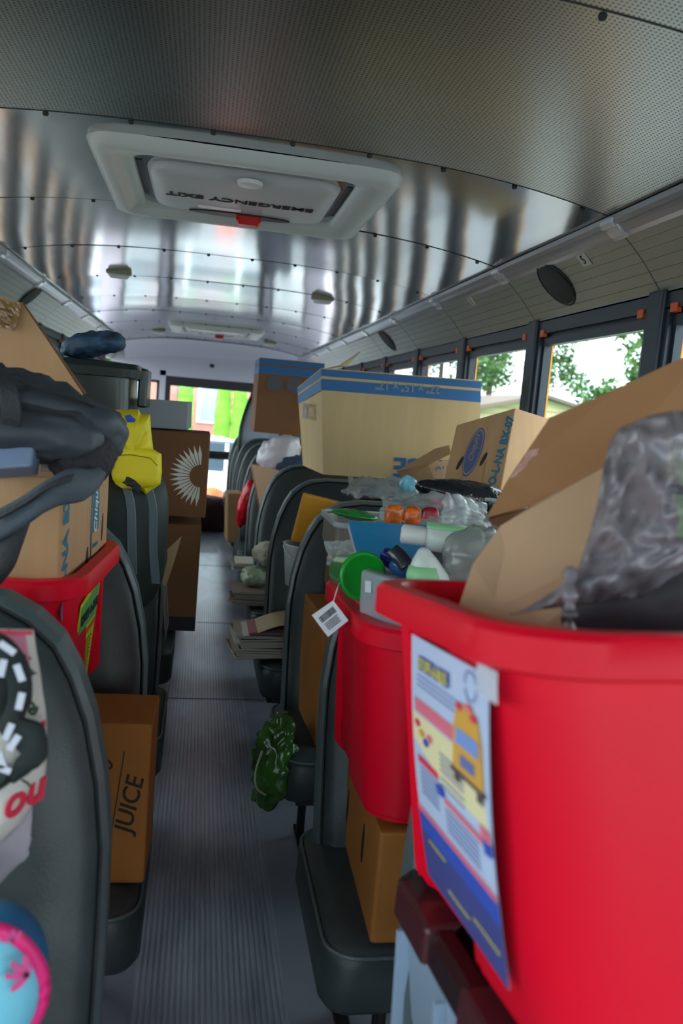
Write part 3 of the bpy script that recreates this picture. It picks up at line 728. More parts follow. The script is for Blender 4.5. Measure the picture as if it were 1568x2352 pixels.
LGREEN = mat('pale_green_label', (150, 214, 158), .4)
MILK = mat('milky_plastic', (214, 222, 218), .3)
bottle('lotion_bottle', 'white lotion bottle with pale green label lying on the blue pad', P(920, 1226, 1.40), P(1110, 1248, 1.36), .030, .021, .045, MILK, LGREEN, .85)
t = thing('squeeze_bottle', 'upright white squeeze bottle with green label beside the lotion bottle', 'bottle', P(990, 1330, 1.30))
c0 = P(985, 1340, 1.28); bm = bmesh.new(); L = []
for z, a_, b_ in ((-.06, .036, .02), (-.02, .040, .022), (.015, .036, .02), (.04, .022, .016), (.056, .010, .010), (.060, .004, .004)):
    L.append([c0 + Vector((a_ * math.cos(k) + z * -.25, b_ * math.sin(k), z)) for k in [2 * math.pi * i / 20 for i in range(20)]])
loft(bm, L); obj('body', bm, MILK, t, smooth=True)
bm = bmesh.new(); L = [[c0 + Vector(((a_ + .001) * math.cos(k) + z * -.25, (b_ + .001) * math.sin(k), z)) for k in [math.pi * (1.0 + i / 14 * .62) for i in range(15)]] for z, a_, b_ in ((-.055, .037, .0205), (-.02, .040, .022), (.015, .036, .02), (.03, .029, .018))]
loft(bm, L, closed=False, cap0=False, cap1=False); o = obj('paper_label', bm, LGREEN, t, smooth=True); o.modifiers.new('thickness', 'SOLIDIFY').thickness = .0008
# frosted container
t = thing('plastic_container', 'frosted clear plastic container standing at the tote corner', 'container', P(880, 1400, 1.28))
bm = bmesh.new(); b_ = [P(826, 1402, 1.30), P(940, 1420, 1.22), P(985, 1400, 1.42), P(850, 1385, 1.47)]; u_ = [P(830, 1312, 1.30), P(868, 1296, 1.27), P(955, 1332, 1.40), P(860, 1296, 1.45)]
b_ = [v - Vector((0, 0, .03)) for v in b_]
hexa(bm, [b_[0], b_[1], b_[2], b_[3]], [P(828, 1306, 1.30), P(925, 1337, 1.225), P(960, 1326, 1.40), P(866, 1291, 1.46)])
obj('body', bm, CLEARC, t, bevel=.008)
cc = P(858, 1352, 1.262); bm = bmesh.new(); slab([P(838, 1333, 1.288), P(852, 1335, 1.278), P(852, 1362, 1.275), P(838, 1360, 1.285)], .001, bm); obj('molded_mark', bm, mat('molded_mark', (206, 212, 222), .4), t)
# green bowl
t = thing('green_cup', 'bright green plastic cup lying on its side in the middle tote', 'cup', P(830, 1330, 1.38))
GR = mat('bright_green_plastic', (0, 150, 32), .3)
ax = (P(853, 1325, 1.30) - P(775, 1300, 1.46)).normalized(); base = P(829, 1322, 1.345)
obj('bowl', lathe([(.026, -.09), (.029, -.085), (.038, 0), (.040, .001), (.042, .004), (.040, .006), (.036, .003), (.024, -.08), (.001, -.082)], base, ax, 32), mat('clear_green_plastic', (80, 176, 100), .2, trans=.15), t, smooth=True)
obj('lid', lathe([(.039, .004), (.043, .005), (.043, .010), (.037, .012), (.034, .008), (.001, .007)], base, ax, 36), GR, t, smooth=True)
# small dark items
for (px, py, d, rx, col, lb, sd) in ((905, 1285, 1.38, (.028, .02, .018), (36, 42, 120), 'dark blue plastic packet beside the green cup', 1), (925, 1310, 1.34, (.03, .02, .014), (40, 90, 150), 'small blue foil packet before the white bottles', 2)):
    t = tag(obj('packet', blob(P(px, py, d), rx, .006, 40, sd, (0, .5, .3)), mat('packet_%d' % sd, col, .25, var=.4, scale=40), smooth=True), lb, 'packet')
t = tag(obj('glasses_case', ribbon([P(900, 1262, 1.33), P(915, 1275, 1.32), P(935, 1300, 1.30)], [Vector((.02, 0, .018))] * 3, .008), mat('dark_glossy', (40, 44, 56), .15), smooth=True), 'dark glossy folded strap piece between the pad and bottles', 'strap')
# crumpled plastic wraps
def film(label, corners, amp, fr, sd, m=PLAS, name='plastic_bag', cat='bag', n=26, sag=.01):
    o = obj(name, cloth(*corners, n, n, amp, fr, sd, .0008, sag), m, smooth=True); return tag(o, label, cat)
film('crumpled clear bag hanging over the far corner of the middle tote', (P(745, 1245, 1.60), P(850, 1238, 1.55), P(852, 1282, 1.50), P(752, 1300, 1.58)), .008, 30, 1)
film('clear crinkled bag covering orange packets behind the blue pad', (P(865, 1200, 1.66), P(1120, 1215, 1.62), P(1110, 1150, 1.80), P(880, 1140, 1.80)), .016, 16, 2, sag=.03)
film('clear cling bag standing in a peak behind the lotion bottle', (P(1005, 1215, 1.58), P(1128, 1210, 1.55), P(1110, 1160, 1.62), P(1025, 1130, 1.62)), .014, 22, 3)
tag(obj('plastic_bag', blob(P(1095, 1290, 1.30), (.062, .045, .058), .012, 22, 5, (0, .6, 0)), mat('grey_clear_film', (150, 156, 152), .15, trans=.35, bump=.5, bscale=30, coat=.6), smooth=True), 'rounded grey clear bag between the white bottles and cardboard box', 'bag')
for k, (px, py, c_) in enumerate(((905, 1187, (200, 96, 20)), (945, 1188, (206, 90, 16)), (985, 1190, (150, 24, 40)))):
    t = tag(obj('snack_packet', blob(P(px, py, 1.66), (.02, .012, .024), .004, 30, 20 + k, e=.6), mat('snack_%d' % k, c_, .25, var=.5, scale=50), smooth=True), ['orange snack packet, left of two, under the clear bag', 'orange snack packet, right of two, under the clear bag', 'dark red packet under the clear bag beside orange ones'][k], 'packet')
# fill inside tote so things rest on something
tag(obj('folded_clothes', blob((T2.location.x, 1.40, .79), (.20, .13, .13), .012, 14, 6, e=.5), mat('mixed_cloth', (70, 84, 110), .8, var=.4, scale=9), smooth=True), 'heap of folded blue-grey clothes filling the middle red tote', 'clothes')
tag(obj('towel', blob((T1loc.x, .70, .97), (.23, .14, .10), .012, 14, 9, e=.5), mat('dark_cloth', (60, 60, 70), .8, var=.3, scale=9), smooth=True), 'dark cloth under the cardboard box in the nearest red tote', 'cloth')
# hang tag
t = thing('hang_tag', 'white barcode tag hanging from the middle red tote rim', 'tag', P(757, 1422, 1.30))
q = [P(765, 1379, 1.30), P(800, 1425, 1.285), P(753, 1463, 1.29), P(716, 1413, 1.305)]
o = obj('card', slab(q, -.0008), PAPER, t, bevel=.0)
ux = (q[1] - q[2]).normalized(); uy = (q[0] - q[1]).normalized(); c = sum(q, Vector()) / 4; un = ux.cross(uy)
if un.y > 0: un = -un
bm = bmesh.new(); random.seed(3); u = -.016
while u < .016:
    wv = random.choice((.0005, .0009, .0013)); slab([c + un * .0012 + ux * (u + a) + uy * b for a, b in ((0, .002), (wv, .002), (wv, .013), (0, .013))], .0002, bm); u += wv + random.choice((.0005, .0009))
for k in range(5): slab([c + un * .0012 + ux * a + uy * (b - .003 - .0028 * k) for a, b in ((-.014, 0), (.013 - .002 * (k % 2), 0), (.013 - .002 * (k % 2), .0012), (-.014, .0012))], .0002, bm)
obj('barcode', bm, INKK, t)
obj('string', tube([P(765, 1383, 1.298), P(775, 1350, 1.30), P(782, 1335, 1.34)], .0007, 5), WHT, t)
# carton under second tote
t = carton('produce_carton', 'brown carton with hand holes under the middle red tote', .52, .36, .196, CARDO)
face_marks(t, [('oval', .05, .02, .02, .075, 0), ('oval', -.13, 0, .014, .07, 0)], INKK, 'L', .52, .36, .17, 'hand_hole')
face_marks(t, [('oval', -.2, -.0, .02, .075, 0)], INKK, 'F', .52, .36, .17, 'hand_hole')
place(t, (.51, 1.38, .426), (0, 0, R(-2)))

# ================================================================== THIRD RIGHT SEAT (between tote and next backs)
t = carton('tall_carton', 'tall brown carton on the third right seat behind the hanging tag', .50, .30, .34, CARDO)
face_marks(t, [('rect', -.16, .0, .016, .03)], PAPER, 'F', .50, .30, .34, 'white_sticker'); place(t, (.50, 2.16, .426), (0, 0, R(3)))
t = carton('carton', 'smaller brown carton on top of the tall carton behind the tag', .46, .28, .10, CARDD); place(t, (.52, 2.17, .797), (0, 0, R(-5)))
t = thing('grey_bin', 'grey translucent plastic bin standing on the cartons behind the middle tote', 'bin', (.52, 2.1, .9))
bm = bmesh.new(); loft(bm, [[v + Vector((.50, 2.13, 0)) for v in rr(a, b, .03, z)] for a, b, z in ((.40, .22, .868), (.46, .26, .95), (.46, .26, 1.015), (.44, .24, 1.015), (.38, .2, .875))]); obj('tub', bm, mat('taupe_plastic', (132, 124, 118), .3, trans=.1), t, smooth=False)
bm = bmesh.new(); loft(bm, [[v + Vector((.50, 2.13, 0)) for v in rr(a, b, .03, z)] for a, b, z in ((.47, .27, 1.007), (.475, .275, 1.011), (.475, .275, 1.023), (.46, .26, 1.025), (.45, .25, 1.02))], cap0=False, cap1=False); obj('rim', bm, mat('pale_rim', (170, 176, 180), .3), t)
tag(obj('green_packet', blob(P(815, 1182, 2.0), (.06, .05, .012), .006, 20, 3, (0, .1, 0)), mat('green_foil', (20, 120, 44), .3, var=.4, scale=20), smooth=True), 'flat green foil packet on the grey bin', 'packet')
# orange folder and bucket between fourth and third backs
t = carton('orange_folder', 'mustard orange upright folder behind the third right seat', .17, .05, .17, mat('mustard_card', (206, 140, 12), .6), cat='folder'); place(t, P(722, 1252, 2.78), (R(3), R(10), 0))
t = thing('white_bucket', 'small white bucket with wire handle beside the orange folder', 'bucket', P(695, 1260, 2.78))
c = P(700, 1265, 2.72) - Vector((0, 0, .1)); obj('pail', lathe([(.06, -.02), (.075, .12), (.078, .125), (.073, .125), (.058, -.01)], c, (0, 0, 1), 28), mat('white_pail', (190, 196, 196), .35), t, smooth=True)
obj('handle', tube([c + Vector((-.078 * math.cos(a), -.02 - .05 * math.sin(a), .12 - .05 * math.sin(a))) for a in [k * math.pi / 12 for k in range(13)]], .0022, 6), mat('wire', (210, 210, 215), .3), t)
tag(obj('carton_support', bx(.30, .70, 2.62, 2.98, .426, .84), CARDD), 'dark carton on the fourth right seat under the orange folder', 'box')
# ---- magazines jutting into the aisle
def magazines(n, x, y, z, ang, wd, dp, label, seed, spread=.012):
    random.seed(seed); cols = [(210, 204, 190), (150, 60, 70), (90, 96, 110), (196, 190, 176), (60, 66, 60), (178, 168, 150), (120, 104, 96)]
    for k in range(n):
        th = random.uniform(.006, .011); c = random.choice(cols)
        m = mat('magazine_%d' % cols.index(c), c, .55); x_, y_ = x + random.uniform(-spread, spread), y + random.uniform(-spread, spread)
        t = thing('magazine', label % k if '%' in label else label, 'magazine', (0, 0, 0), label.split(',')[0])
        obj('pages', bx(0, wd, -dp / 2, dp / 2, .0008, th - .0008), mat('page_block', (196, 190, 176), .7), t)
        bm = bmesh.new(); box(bm, -.001, wd, -dp / 2 - .001, dp / 2 + .001, th - .0008, th); box(bm, -.001, wd, -dp / 2 - .001, dp / 2 + .001, 0, .0008)
        obj('cover', bm, m, t); place(t, (x_, y_, z), (0, 0, R(ang + random.uniform(-7, 7)))); z += th
    return z
z = magazines(9, .075, 2.82, .428, 3, .28, .21, 'magazine in the aisle-side stack on the fourth right seat', 2)
for k in range(3):
    t = thing('magazine', ['curled magazine on top of the aisle-side stack', 'red-covered curled magazine atop the aisle-side stack', 'thin pale magazine sloping off the aisle-side stack'][k], 'magazine')
    a = Vector((.10 + .02 * k, 2.80, z + .004 + .004 * k)); obj('cover', ribbon([a, a + Vector((.08, 0, .008 + .012 * k)), a + Vector((.18, 0, .010 + .02 * k))], [Vector((0, .19, 0))] * 3, .004), mat('mag_top%d' % k, [(210, 206, 206), (150, 40, 56), (196, 176, 130)][k], .4), t)
z2 = magazines(7, .10, 3.56, .428, -4, .26, .20, 'magazine in the stack on the fifth right seat', 5)
z3 = magazines(5, .13, 4.30, .428, 5, .25, .20, 'magazine in the stack on the sixth right seat', 8)
tag(obj('plastic_packet', blob((.20, 3.62, z2 + .045), (.07, .08, .045), .014, 18, 3), mat('silver_green_film', (150, 166, 140), .2, var=.5, scale=16, bump=.5), smooth=True), 'shiny silver-green packet on the magazines of the fifth right seat', 'packet')
tag(obj('paper_bundle', blob((.26, 3.62, z2 + .15), (.08, .08, .06), .02, 18, 9), mat('newsprint', (160, 156, 140), .8, var=.3, scale=20), smooth=True), 'crumpled newsprint bundle above the fifth right seat magazines', 'paper')
# green bag hanging at the third right seat cushion
t = thing('green_bag', 'dark green shiny bag hanging off the third right seat into the aisle', 'bag', (.10, 1.98, .4))
obj('bag_body', blob((.165, 2.05, .37), (.05, .11, .125), .040, 11, 11, (R(15), R(10), 0), sub=(60, 40)), mat('green_film', (44, 84, 26), .25, var=.6, scale=9, bump=.6, bscale=18), t, smooth=True)
obj('bag_handle', tube(smoothpath([(.12, 1.98, .42), (.105, 1.965, .37), (.11, 1.96, .33), (.135, 1.96, .31)]), .003, 6), mat('pale_handle', (150, 150, 120), .5), t)

# ================================================================== BIG STRIPED BOXES
def striped(label, v8, left_dark=False, marks=True):
    """v8: front-bl, front-br, back-br, back-bl, then tops in same order (world)"""
    t = thing('moving_box', label, 'box', v8[0], 'large blue-striped moving boxes'); bm = bmesh.new(); hexa(bm, v8[:4], v8[4:]); obj('carton', bm, CARDP if not left_dark else CARDD, t)
    def band(a, b, c, d, f0, f1, nv):
        q = [a.lerp(d, f0), b.lerp(c, f0), b.lerp(c, f1), a.lerp(d, f1)]
        return slab([x + nv * .001 for x in q], .0006)
    fb, fr_, br, bl, tfl, tfr, tbr, tbl = v8
    n1 = Vector((0, -1, 0)); n2 = Vector((-1, 0, 0))
    for f0, f1 in ((.795, .90), (.925, .99)):
        obj('printed_stripe', band(fb, fr_, tfr, tfl, f0, f1, n1), INKB, t); obj('printed_stripe', band(bl, fb, tfl, tbl, f0, f1, n2), INKB, t)
    return t
b0, b1 = P(741, 1096, 3.35), P(1098, 1105, 3.35)
b0.z = b1.z = 1.036
v8 = [b0, b1, b1 + Vector((0, .45, 0)), b0 + Vector((-.03, .45, 0)), P(738, 845, 3.35), P(1105, 874, 3.35), P(1105, 874, 3.35) + Vector((0, .45, 0)), P(683, 890, 3.80)]
t = striped('large tan moving box with blue stripes, upside-down lettering, by right windows', v8)
ux = (v8[5] - v8[4]).normalized(); uz = (v8[4] - v8[0]).normalized()
c = P(937, 890, 3.347); obj('printed_text', text_bm('27" x 15" x 17"', .046, c, -ux, -uz, .0006, bold=.0008), mat('pale_print', (120, 136, 150), .6), t)
c = P(1000, 1076, 3.347); obj('printed_text', text_bm('OFFICE', .115, c, -ux, -uz, .0006, bold=.003), INKB, t)
obj('printed_text', text_bm('BOX', .10, v8[4].lerp(v8[7], .5) + Vector((-.004, 0, -.14)), (0, 1, 0), (0, 0, -1), .0006), mat('faded_ink', (120, 124, 156), .6), t)
obj('flap', slab([P(745, 847, 3.37), P(795, 840, 3.5), P(826, 808, 3.6), P(780, 838, 3.42)], .004), CARDP, t)
o0, o1 = P(583, 992, 4.6), P(735, 1005, 4.6)
tag(obj('dark_carton', bx(.36, .92, 4.50, 4.86, .426, 1.125), CARDD), 'dark carton on the sixth right seat under the brown striped box', 'box')
v8 = [o0, o1, o1 + Vector((0, .42, 0)), o0 + Vector((0, .42, 0)), P(597, 821, 4.6), P(745, 835, 4.6), P(745, 835, 4.6) + Vector((0, .42, 0)), P(597, 821, 4.6) + Vector((0, .42, 0))]
t = striped('brown moving box with blue band farther back, left of the big tan box', v8, True)
bm = bmesh.new(); o = v8[4].lerp(v8[5], .25) + Vector((0, -.003, -.14))
for k in (0, 1):
    lathe([(.045, 0), (.045, .001)], o + Vector((.11 * k, 0, 0)), (0, -1, 0), 24, bm)
obj('printed_symbol', bm, mat('dull_blue_ink', (84, 84, 90), .6), t)
tag(obj('plastic_bag', blob(P(640, 1045, 4.45), (.13, .10, .10), .03, 11, 7, (0, R(-35), 0)), mat('white_film', (214, 206, 212), .3, trans=.12, bump=.5, bscale=20), smooth=True), 'white plastic bag bulging under the brown striped box', 'bag')
tag(obj('jacket', blob(P(672, 1072, 4.4), (.11, .09, .07), .02, 11, 12), mat('navy_cloth', (54, 64, 96), .8, var=.3), smooth=True), 'folded navy jacket beside the white plastic bag', 'jacket')
t = thing('open_carton', 'open tan carton jutting to the aisle under the white bag', 'box', P(600, 1150, 4.3))
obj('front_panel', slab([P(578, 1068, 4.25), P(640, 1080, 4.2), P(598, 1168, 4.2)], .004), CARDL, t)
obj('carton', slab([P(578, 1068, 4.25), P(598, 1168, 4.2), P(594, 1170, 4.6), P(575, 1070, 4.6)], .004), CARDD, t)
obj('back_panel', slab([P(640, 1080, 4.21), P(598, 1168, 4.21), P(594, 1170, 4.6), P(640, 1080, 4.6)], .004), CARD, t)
tag(obj('red_bag', blob(P(565, 1155, 4.75), (.045, .05, .15), .014, 18, 5, (0, R(12), 0)), mat('red_film', (214, 20, 40), .25, var=.5, scale=14), smooth=True), 'glossy red bag hanging by the far right seats', 'bag')
for k, (px, py, d, h) in enumerate(((538, 1185, 5.6, .34), (600, 1120, 5.3, .3))):
    t = carton('carton', ['narrow tan carton beside the far right seats', 'brown carton behind the open tan carton'][k], .10, .2, h, CARD); place(t, P(px, py, d) - Vector((0, 0, h / 2)), (0, R(-3), R(4)))
# grey black-rimmed panel near the rear right
t = thing('folding_panel', 'grey leaning panel with black rim near the rear door', 'panel', P(590, 1000, 7.2))
pp = [P(594, 890, 7.3), P(640, 905, 7.3), P(640, 1100, 7.2), P(545, 1120, 7.1), P(552, 1000, 7.15), P(568, 940, 7.2)]
obj('panel', slab(pp, .02), mat('grey_fabric', (130, 134, 150), .7), t)
obj('rim', tube(smoothpath([P(600, 884, 7.28), P(588, 896, 7.26), P(568, 938, 7.18), P(552, 1000, 7.13), P(545, 1120, 7.08)]), .022, 8), STEEL, t, smooth=True)
# brown bundle at aisle end
t = tag(obj('brown_bag', blob((-.02, 8.3, .14), (.30, .2, .22), .03, 6, 3, e=.7, flat=.006), mat('maroon_cloth', (92, 58, 60), .8, var=.3, scale=8), smooth=True), 'dark brown bag on the floor at the far end of the aisle', 'bag')

# ================================================================== BANANA CARTONS, RIGHT
def banana(label, w_, d_, h_, m, face, txt, group='printed produce cartons', tsize=.05, flaps=(), open_top=False):
    t = carton('produce_carton', label, w_, d_, h_, m, None, open_top, flaps)
    return t
def quad_carton(label, fl0, fr0, fr1, fl1, dv, m=CARD):
    t = thing('produce_carton', label, 'box', fl0.lerp(fr0, .5)); bm = bmesh.new()
    hexa(bm, [fl0, fr0, fr0 + dv, fl0 + dv], [fl1, fr1, fr1 + dv, fl1 + dv]); obj('carton', bm, m, t, bevel=.003); return t
FL0, FR0, FR1, FL1 = P(1018, 1108, 2.80), P(1148, 1134, 2.62), P(1183, 937, 2.66), P(1048, 976, 2.84)
_n = (FR0 - FL0).cross(FL1 - FL0); _d = P(1183, 937, 1) - CAM
FR1 = CAM + _d * ((FL0 - CAM).dot(_n) / _d.dot(_n))                # keeps the printed side flat
DV = P(1268, 964, FR1.y + .10) - FR1
t = quad_carton('tilted produce carton with blue oval logo by the right window', FL0, FR0, FR1, FL1, DV)
FU = (FR0 - FL0).normalized(); FV = (FL1 - FL0); FV = (FV - FV.dot(FU) * FU).normalized(); FN = FU.cross(FV)
def fp(u, v, lift=.001): return FL0.lerp(FR0, u).lerp(FL1.lerp(FR1, u), v) + FN * lift
def foval(u, v, a, b, rot, lift):
    k = R(rot); c = fp(u, v, lift); return slab([c + FU * (x * math.cos(k) - y * math.sin(k)) + FV * (x * math.sin(k) + y * math.cos(k)) for x, y in [(a / 2 * math.cos(q), b / 2 * math.sin(q)) for q in [2 * math.pi * i / 28 for i in range(28)]]], .0005)
LB = mat('logo_blue', (70, 84, 128), .6); LR = mat('logo_ring', (160, 132, 116), .6)
obj('logo_oval', foval(.42, .50, .062, .185, -4, .001), LB, t); obj('logo_ring', foval(.42, .50, .055, .172, -4, .0018), LR, t); obj('logo_center', foval(.42, .50, .050, .16, -4, .0026), LB, t)
obj('printed_text', text_bm('Chiquita', .030, fp(.42, .56, .0036), FV, -FU, .0004, shear=.3), LR, t)
for u, v in ((.22, .34), (.62, .40)): obj('hand_hole', foval(u, v, .014, .055, -14, .001), INKK, t)
obj('printed_text', text_bm('O-L-NA BX-07', .040, fp(.90, .50, .0016), FV, -FU, .0005, bold=.0016), INKT, t)
for u in (.66, .30): obj('crease', slab([fp(u, .0), fp(u + .012, .0), fp(u + .012, .36), fp(u, .36)], .0006), CARDE, t)
N0, N1, L0, L1, R0 = P(1000, 1110, 2.95), P(984, 1068, 2.98), P(930, 1106, 3.12), P(912, 1084, 3.14), P(1075, 1104, 3.1)
t = thing('produce_carton', 'small tan produce carton with open flap, left of the logo carton', 'box', N0)
dR = R0 - N0; bm = bmesh.new(); hexa(bm, [L0, N0, N0 + dR, L0 + dR], [L1, N1, N1 + dR + Vector((0, 0, .03)), L1 + dR]); obj('carton', bm, CARD, t)
obj('flap', slab([L1, N1, P(1036, 1042, 3.0), P(1032, 1024, 3.05), P(1000, 1032, 3.1)], .004), CARD, t)
obj('printed_text', text_bm('O-L-NA', .036, N1.lerp(N0, .3) + dR * .42 + Vector((0, -.004, 0)) , dR, Vector((0, 0, 1)), .0005, bold=.001), INKB, t)
# black glossy bag and clear packs on the third/fourth seat tops
tag(obj('black_bag', blob(P(1085, 1142, 2.42), (.19, .08, .045), .014, 14, 8, (0, R(8), 0)), mat('black_gloss', (26, 28, 34), .12, var=.3, bump=.5, bscale=14), smooth=True), 'glossy black bag wedged under the logo carton', 'bag')
tag(obj('pink_packet', blob(P(1010, 1150, 2.33), (.03, .02, .02), .008, 30, 8), mat('pink_film', (190, 60, 110), .25, var=.5, scale=40), smooth=True), 'small pink packet in front of the black bag', 'packet')
tag(obj('blue_packet', blob(P(938, 1118, 2.85), (.035, .03, .04), .012, 30, 4), mat('cyan_film', (120, 190, 216), .25, var=.4, scale=40), smooth=True), 'pale blue packet at the end of the clear wrappers', 'packet')
film('long crinkled clear wrapper lying behind the third right seat', (P(795, 1140, 2.75), P(965, 1140, 2.75), P(950, 1100, 3.05), P(800, 1098, 3.05)), .018, 22, 4, sag=.02)
tag(obj('wrapped_goods', blob(P(870, 1135, 2.88), (.14, .09, .022), .012, 22, 15), mat('mixed_wrap', (130, 140, 150), .3, var=.6, scale=30), smooth=True), 'mixed wrapped goods under the long clear wrapper', 'packet')
tag(obj('goods_pile', bx(.50, 1.1, 2.66, 3.02, .93, .99), CARDD), 'flat brown carton on the fourth right seat supporting the wrapped goods', 'box')

# ================================================================== LEFT SIDE
# carton under left tote, marked with pencil figures
t = carton('produce_carton', 'worn orange-brown carton with black lettering under the left red tote', .24, .15, .30, CARDO)
face_marks(t, [('text', .035, .045, '2950', .040, 74, .2, .0002), ('text', .088, .0, 'JUICE', .044, 80, .15, .0005), ('poly', [(.058, -.05), (.060, -.05), (.075, .10), (.073, .10)])], INKK, 'F', .24, .15, .30)
place(t, (CAM.x - .05 - .12, 1.475, .426), (0, 0, R(-2)))
t = carton('carton', 'brown carton wedged under the left red tote behind the seatback', .34, .34, .30, CARDD); place(t, (-.56, 1.56, .426))
# produce carton with oval logo sitting in left tote
W3, D3, H3 = .44, .355, .20
t = carton('produce_carton', 'tan produce carton with blue oval logo sitting in the left red tote', W3, D3, H3, CARD, open_top=True)
face_marks(t, [('oval', .055, .005, .068, .205, 0)], INKT, 'R', W3, D3, H3, 'logo_oval')
face_marks(t, [('oval', .055, .005, .060, .190, 0, .0006)], CARD, 'R', W3, D3, H3, 'logo_ring'); face_marks(t, [('oval', .055, .005, .054, .178, 0, .0012)], INKT, 'R', W3, D3, H3, 'logo_center')
face_marks(t, [('rect', .055, -.05, .056, .05)], CARD, 'R', W3 + .003, D3, H3, 'logo_band')
face_marks(t, [('text', .055, .025, 'Chiquita', .033, 90, .3, .0003)], INKW, 'R', W3 + .0035, D3, H3); face_marks(t, [('text', .055, -.05, 'Bananas', .014, 0, 0, .0003)], INKT, 'R', W3 + .0045, D3, H3)
face_marks(t, [('text', -.155, -.0, 'O-L-NA BX-08', .044, 90, 0, .002)], INKT, 'R', W3, D3, H3)
face_marks(t, [('oval', .0, -.075, .02, .06, -8), ('oval', .125, -.03, .012, .055, -4)], INKK, 'R', W3, D3, H3, 'hand_hole')
place(t, (CAM.x - .185 - .225, 1.52, .965), (R(1.5), R(0), R(-5)))
# spiral notebooks and papers on top of it
zt = 1.165
t = thing('binder', 'slate blue binder lying on the left produce carton', 'binder', P(60, 1070, 1.33))
obj('cover', slab([P(-60, 1105, 1.30), P(88, 1094, 1.30), P(96, 1030, 1.32), P(-60, 1022, 1.32)], .05), mat('slate_blue', (108, 124, 152), .5), t, bevel=.004)
for k in range(4):
    a = P(92, 1084 - 14 * k, 1.36); b = P(168, 1086 - 14 * k, 1.40)
    t = tag(obj('notebook', slab([a, b, b + Vector((-.02, .2, 0)), a + Vector((-.02, .2, 0))], .008), PAPER), 'white paper notebook in the stack beside the slate binder', 'notebook', 'paper notebooks under the black backpack')
t = thing('spiral_notebook', 'thin notebook with wire spiral under the black backpack', 'notebook', P(60, 1018, 1.34))
obj('cover', slab([P(-60, 1022, 1.33), P(60, 1020, 1.33), P(60, 1012, 1.5), P(-60, 1012, 1.5)], .003), mat('grey_cover', (120, 120, 130), .5), t)
bm = bmesh.new()
for k in range(8):
    c = P(8 + 6 * k, 1018, 1.33); tube([c + Vector((0, .006 * math.cos(a), .006 * math.sin(a))) for a in [i * math.pi / 5 for i in range(11)]], .0007, 4, bm)
obj('wire_spiral', bm, WHT, t)
# black backpack
t = thing('black_backpack', 'charcoal black backpack slumped on the left produce carton', 'backpack', P(80, 960, 1.4))
obj('body', blob(P(-10, 940, 1.42), (.215, .13, .066), .030, 9, 2, (0, R(12), 0), e=.7, sub=(90, 48)), NYL, t, smooth=True)
obj('front_pocket', blob(P(60, 985, 1.36), (.125, .10, .042), .022, 13, 6, (0, R(4), 0), e=.7, sub=(70, 36)), NYL, t, smooth=True)
obj('zipper', tube(smoothpath([P(-30, 868, 1.31), P(60, 880, 1.29), P(150, 905, 1.29), P(225, 935, 1.35), P(228, 955, 1.36), P(150, 950, 1.285), P(40, 925, 1.27)]), .0035, 6), NYLB, t)
obj('side_strap', ribbon([P(10, 858, 1.27), P(20, 900, 1.25), P(26, 960, 1.25), P(16, 1015, 1.27)], [Vector((.028, 0, 0))] * 4, .004), NYLB, t)
obj('lower_flap', blob(P(190, 1050, 1.36), (.055, .08, .045), .014, 16, 8), mat('dark_mesh_cloth', (36, 32, 40), .8, bump=.5, bscale=120), t, smooth=True)
obj('shoulder_strap', ribbon([P(-20, 1215, 1.22), P(45, 1180, 1.215), P(105, 1140, 1.21), P(150, 1118, 1.22), P(200, 1112, 1.26), P(232, 1085, 1.32), P(236, 1050, 1.36)], [Vector((.012, .02, .055))] * 4 + [Vector((.0, .03, .045)), Vector((-.0, .04, .03)), Vector((0, .04, .02))], .014), NYLG, t, smooth=True)
obj('strap_trim', ribbon([P(-10, 1190, 1.205), P(60, 1152, 1.2), P(115, 1115, 1.2), P(165, 1098, 1.215)], [Vector((.004, .004, .012))] * 4, .006), NYLB, t)
obj('hanging_webbing', ribbon([P(30, 1200, 1.225), P(22, 1250, 1.215), P(5, 1300, 1.21), P(-25, 1340, 1.21)], [Vector((.05, 0, .01)), Vector((.036, 0, 0)), Vector((.034, 0, 0)), Vector((.034, 0, 0))], .012), NYLB, t, smooth=True)
# tall cardboard flap and box behind the backpack
t = thing('cardboard_box', 'tall tan cardboard box with torn tape, far left behind the backpack', 'box', P(60, 900, 1.95))
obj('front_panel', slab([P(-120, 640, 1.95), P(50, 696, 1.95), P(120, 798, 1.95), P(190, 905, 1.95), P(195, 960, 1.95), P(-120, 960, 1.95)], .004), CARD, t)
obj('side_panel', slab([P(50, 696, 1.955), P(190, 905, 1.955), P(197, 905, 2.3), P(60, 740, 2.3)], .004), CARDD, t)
obj('base', bx(-1.1, -.44, 1.97, 2.24, 1.04, 1.20), CARD, t)
obj('torn_tape', cloth(P(-60, 672, 1.94), P(52, 700, 1.94), P(34, 760, 1.93), P(-60, 735, 1.93), 16, 10, .005, 40, 3, .0015), TAPE, t)
